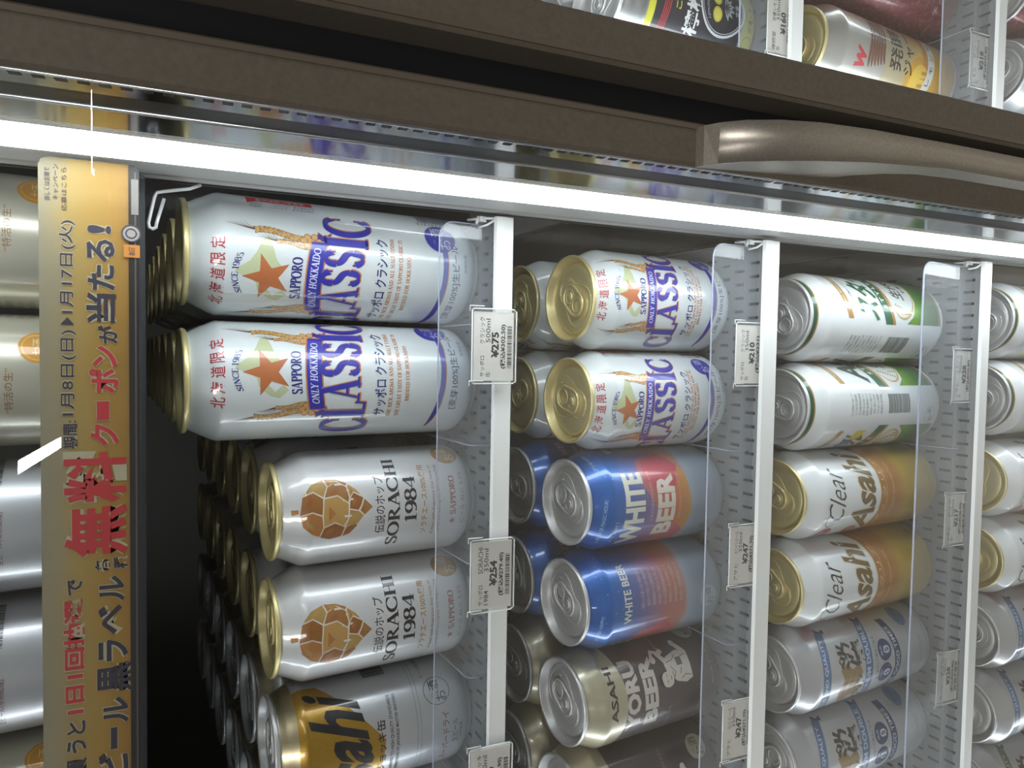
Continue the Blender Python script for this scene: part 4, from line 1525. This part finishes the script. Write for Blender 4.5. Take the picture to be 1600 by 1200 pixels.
for s, Ya, Yb, xa, xb, m_ in (('!', 340, 354, 133, 172, NVB), ('る', 362, 398, 132, 178, NVB), ('た', 402, 442, 134, 178, NVB), ('当', 446, 494, 132, 180, NVB),
                              ('が', 497, 526, 150, 182, NVB), ('ン', 530, 563, 142, 182, REDB), ('ポ', 566, 606, 136, 184, REDB), ('ー', 618, 648, 148, 170, REDB), ('ク', 654, 690, 138, 185, REDB),
                              ('料', 698, 780, 97, 198, REDB), ('無', 784, 866, 98, 200, REDB), ('各', 872, 892, 146, 170, NVB), ('種', 870, 890, 174, 198, NVB),
                              ('ル', 900, 942, 152, 194, NVB), ('ベ', 948, 996, 150, 190, NVB), ('ラ', 1004, 1040, 150, 200, NVB), ('黒', 1044, 1092, 148, 206, NVB), ('ル', 1100, 1144, 158, 200, NVB),
                              ('ー', 1150, 1186, 170, 182, NVB), ('ビ', 1190, 1236, 150, 200, NVB),
                              ('で', 900, 926, 106, 130, NVB), ('1日1回抽選', 932, 1118, 101, 134, REDB), ('と', 1130, 1152, 106, 136, NVB), ('う', 1160, 1182, 106, 138, NVB), ('買', 1190, 1220, 106, 138, NVB)):
    bt(s, Ya, Yb, xa, xb, m_, .035 if m_ is REDB and xb < 190 else .03)
bt('1月17日(火)', 336, 480, 91, 116, NVB, .01, .3)
mb_tri = [[(BX(498), BZ(104, 490) + 2.6), (BX(486), BZ(104, 490)), (BX(498), BZ(104, 490) - 2.6)]]
on_face(mb, mb_tri, 355.0, NVB)
bt('1月8日(日)', 506, 640, 94, 119, NVB, .01, .3)
bt('期間:', 648, 692, 98, 121, NVB, .02, .3)
for i, (s, Ya, Yb) in enumerate((('詳しくは店頭で', 258, 308), ('キャンペーン', 252, 306), ('応募はこちら', 256, 322))):
    bt(s, Ya, Yb, 67 + i * 13, 76 + i * 13, NVB, 0, 0)
# round seal and small orange plate over the lower edge
cx, cz = BX(350), BZ(204, 350)
on_face(mb, disc(cx, cz, 3.9), 354.4, mat('seal_grey', '#8b8682', .6))
on_face(mb, ringp(cx, cz, 3.6, .5), 354.3, NVB)
on_face(mb, ringp(cx, cz, 2.0, .5), 354.3, NVB)
on_face(mb, rect(BX(388), BX(368), BZ(218, 378), BZ(192, 378)), 354.4, mat('plate_orange', '#b3762e', .6))
on_face(mb, text('お酒', BX(378), BZ(205, 378), 3.6, 2.6, .02), 354.3, NVB)
on_face(mb, rect(BX(320), BX(264), BZ(216, 290), BZ(204, 290)), 354.4, mat('label_grey', '#6f6b66', .6))
mb.obj('banner_lettering', ban)

# ------------------------------------------------------------------ price tags


def price_tag(X, Z, l1a, l1b, l2a, l2b, price, tax, label, seed, y=374., w=42.5, h=27.):
    root = empty('price_tag', Matrix.Translation(W(X, y, Z)), label, 'price tag', 'price tags on the shelf rails')
    m = MB()
    m.box(-w / 2 + 1.6, w / 2 - 1.6, 1.0, 1.5, -h / 2 + 1.2, h / 2 - 1.2, CARD)
    yy = .93
    on_face(m, text(l1a, -w * .27, h * .26, w * .28, 3.0, .004), yy, GREY_INK)
    on_face(m, text(l1b, w * .21, h * .26, w * .36, 3.0, .004), yy, GREY_INK)
    on_face(m, text(l2a, -w * .38 + (3 if len(l2a) > 2 else 0), h * .13, w * .07 if len(l2a) < 3 else w * .2, 2.8, .004), yy, GREY_INK)
    on_face(m, text(l2b, w * .21, h * .13, w * .32, 2.8, .004), yy, GREY_INK)
    on_face(m, text('¥' + price, w * .02, -h * .03, w * .35, 4.7, .04), yy, BLACK_INK)
    on_face(m, text('(税込¥%s)' % tax, 0, -h * .215, w * .6, 3.7, .03), yy, BLACK_INK)
    on_face(m, barcode(0, -h * .36, w * .58, 2.8, seed), yy, BLACK_INK)
    m.obj('card', root)
    g = MB()
    g.box(-w / 2, w / 2, -.2, .5, -h / 2, h / 2, HOLD)
    g.box(-w / 2, w / 2, 2.0, 2.8, -h / 2, h / 2, HOLD)
    ho = g.obj('holder', root)
    e = MB()
    out = [(-w / 2, -h / 2 + 2), (-w / 2 + 1.2, -h / 2), (w / 2 - 1.2, -h / 2), (w / 2, -h / 2 + 2), (w / 2, h / 2 - 1), (w / 2 - 1, h / 2), (-w / 2 + 1, h / 2), (-w / 2, h / 2 - 1)]
    e.tube([(a, .2, b) for a, b in out], .42, HOLD_EDGE, 6, True)
    for s in (-1, 1):
        e.box(s * w / 2 - 1.5, s * w / 2 + 1.5, -.3, 3.6, h / 2 - 7, h / 2 + 1.6, HOLD)
        e.tube([(s * w / 2 - 1.5, -.2, h / 2 + 1.6), (s * w / 2 + 1.5, -.2, h / 2 + 1.6), (s * w / 2 + 1.5, -.2, h / 2 - 7)], .3, HOLD_EDGE, 6)
    e.box(-4, 4, -.2, 2.8, -h / 2 - 1.2, -h / 2 + .3, HOLD)
    e.obj('holder_rim', ho)
    return root


price_tag(5.5, -147.5, 'サッポロ', 'クラシック', '缶', '500ml', '275', '302.50', '275 yen price tag in clear holder below tall star cans', 1)
price_tag(-127, -148.5, 'サッポロ', 'SORACHI', '1984', '350ml', '254', '279.40', '254 yen price tag in clear holder below hop cone cans', 2)
price_tag(-249.5, -149.5, 'アサヒ', 'ジョッキ', '缶', '340ml', '219', '240.90', 'cut-off price tag below silver and gold glitter can', 3)
price_tag(4, -334.5, 'サッポロ', 'クラシック', '缶', '350ml', '210', '231', '210 yen price tag in clear holder below short star cans', 4)
price_tag(-133, -334, 'アサヒ', 'ホワイトビール', '', '350ml', '247', '271.70', '247 yen price tag below blue sky-print cans', 5)
price_tag(-254.5, -332.5, 'アサヒ', 'ヨルビール', '', '350ml', '247', '271.70', '247 yen price tag below dark brown cans', 6)
price_tag(-9.5, -550, 'アサヒ', 'スタイル', '缶', '500ml', '228', '250.80', '228 yen price tag below tall green-banded cans', 7)
price_tag(-124.5, -547.5, 'アサヒ', 'クリア', '缶', '500ml', '217', '238.70', '217 yen price tag below white and gold cans', 8)
price_tag(-253.5, -546, 'キリン', 'ダブル', '', '500ml', '228', '250.80', '228 yen price tag below blue-ribbon silver cans', 9)
price_tag(226.5, -353, '檸檬堂', '定番レモン', '缶', '350ml', '160', '176', '160 yen price tag below the black lemon can', 10)
price_tag(237.5, -555, 'レモン', 'サワー', '缶', '500ml', '218', '239.80', '218 yen price tag behind the bronze door frame', 11)

# ------------------------------------------------------------------ cans in their lanes
ORD = ['first', 'second', 'third', 'fourth', 'fifth', 'sixth', 'seventh']
SHN = {'top': 'banner shelf', 's1': '275-yen shelf', 's2': '210-yen shelf', 's3': '217-yen shelf', 's4': 'lowest shelf',
       'b2': '160-yen shelf', 'b3': '218-yen shelf', 'b4': 'lowest shelf'}
PL = {'classic_tall': 'tall white star-printed cans', 'classic_short': 'short white star-printed cans'}
rnd = random.Random(11)
LANES = {
    'top': (1, [(53, 'cream', 8, 0), (-16, 'cream', -4, 40), (-89, 'silver_red', 6, 10), (-160, 'silver_red', -8, 70), (-231, 'cream', 20, 10)]),
    's1': (6, [(53, 'classic_tall', -24, 20), (-16.1, 'classic_tall', 10, -15), (-91.2, 'sorachi', 8, 90), (-159.3, 'sorachi', 3, 90), (-229.5, 'draft', 0, 90), (-297.5, 'draft', 12, 30)]),
    's2': (3, [(38.6, 'classic_short', 3, -37), (-28.6, 'classic_short', -8, 165), (-96.4, 'white_beer', -3, 150), (-163.8, 'white_beer', -92, 150), (-231.6, 'night_beer', 15, 145), (-298.8, 'night_beer', -22, 150)]),
    's3': (2, [(32.8, 'green_band', 57, -60), (-34.4, 'green_band', -88, -12), (-101.9, 'clear_gold', 5, 150), (-169, 'clear_gold', 0, 140), (-236.2, 'platinum', 0, 130), (-303.4, 'platinum', 0, 40)]),
    's4': (1, [(38, 'green_band', 30, -20), (-29, 'green_band', 20, -10), (-100, 'clear_gold', 8, 100), (-167.4, 'clear_gold', -4, 160), (-235, 'platinum', 0, 20), (-302.4, 'platinum', 2, 140), (-369.5, 'green_label', 0, 120)]),
    'b2': (2, [(235.3, 'lemon', 4, 60), (303.8, 'lemon', -30, 200)]),
    'b3': (2, [(230, 'jar', 12, 150), (298, 'red', -10, 60)]),
    'b4': (1, [(245.5, 'silver_red', 40, 30), (313, 'red', 20, -60)]),
}
for sh, (rows, lanes) in LANES.items():
    for li, (X, kind, rot, tr) in enumerate(lanes):
        for r in range(rows):
            word = KINDS[kind]['word']
            rp = 'front' if r == 0 else ORD[r] + ' in line'
            if sh[0] == 'b':
                where = ORD[li] + ' lane past bronze frame'
            else:
                where = '%s lane from white post' % ORD[li]
            label = '%s, %s, %s, %s' % (word, rp, where, SHN[sh])
            if len(label.replace(',', '').split()) > 16:
                label = label.replace(' in line', '').replace('lane from', 'from')
            rr = rot if r == 0 else rnd.uniform(-180, 180)
            tt = tr if r == 0 else rnd.uniform(-180, 180)
            dx = 0 if r == 0 else rnd.uniform(-.05, .05)
            if sh == 's1' and li < 2 and r:
                dx -= 0
            place_can(kind, sh, X, r, rr, label, word.replace(' can', ' cans', 1), tt, dx)
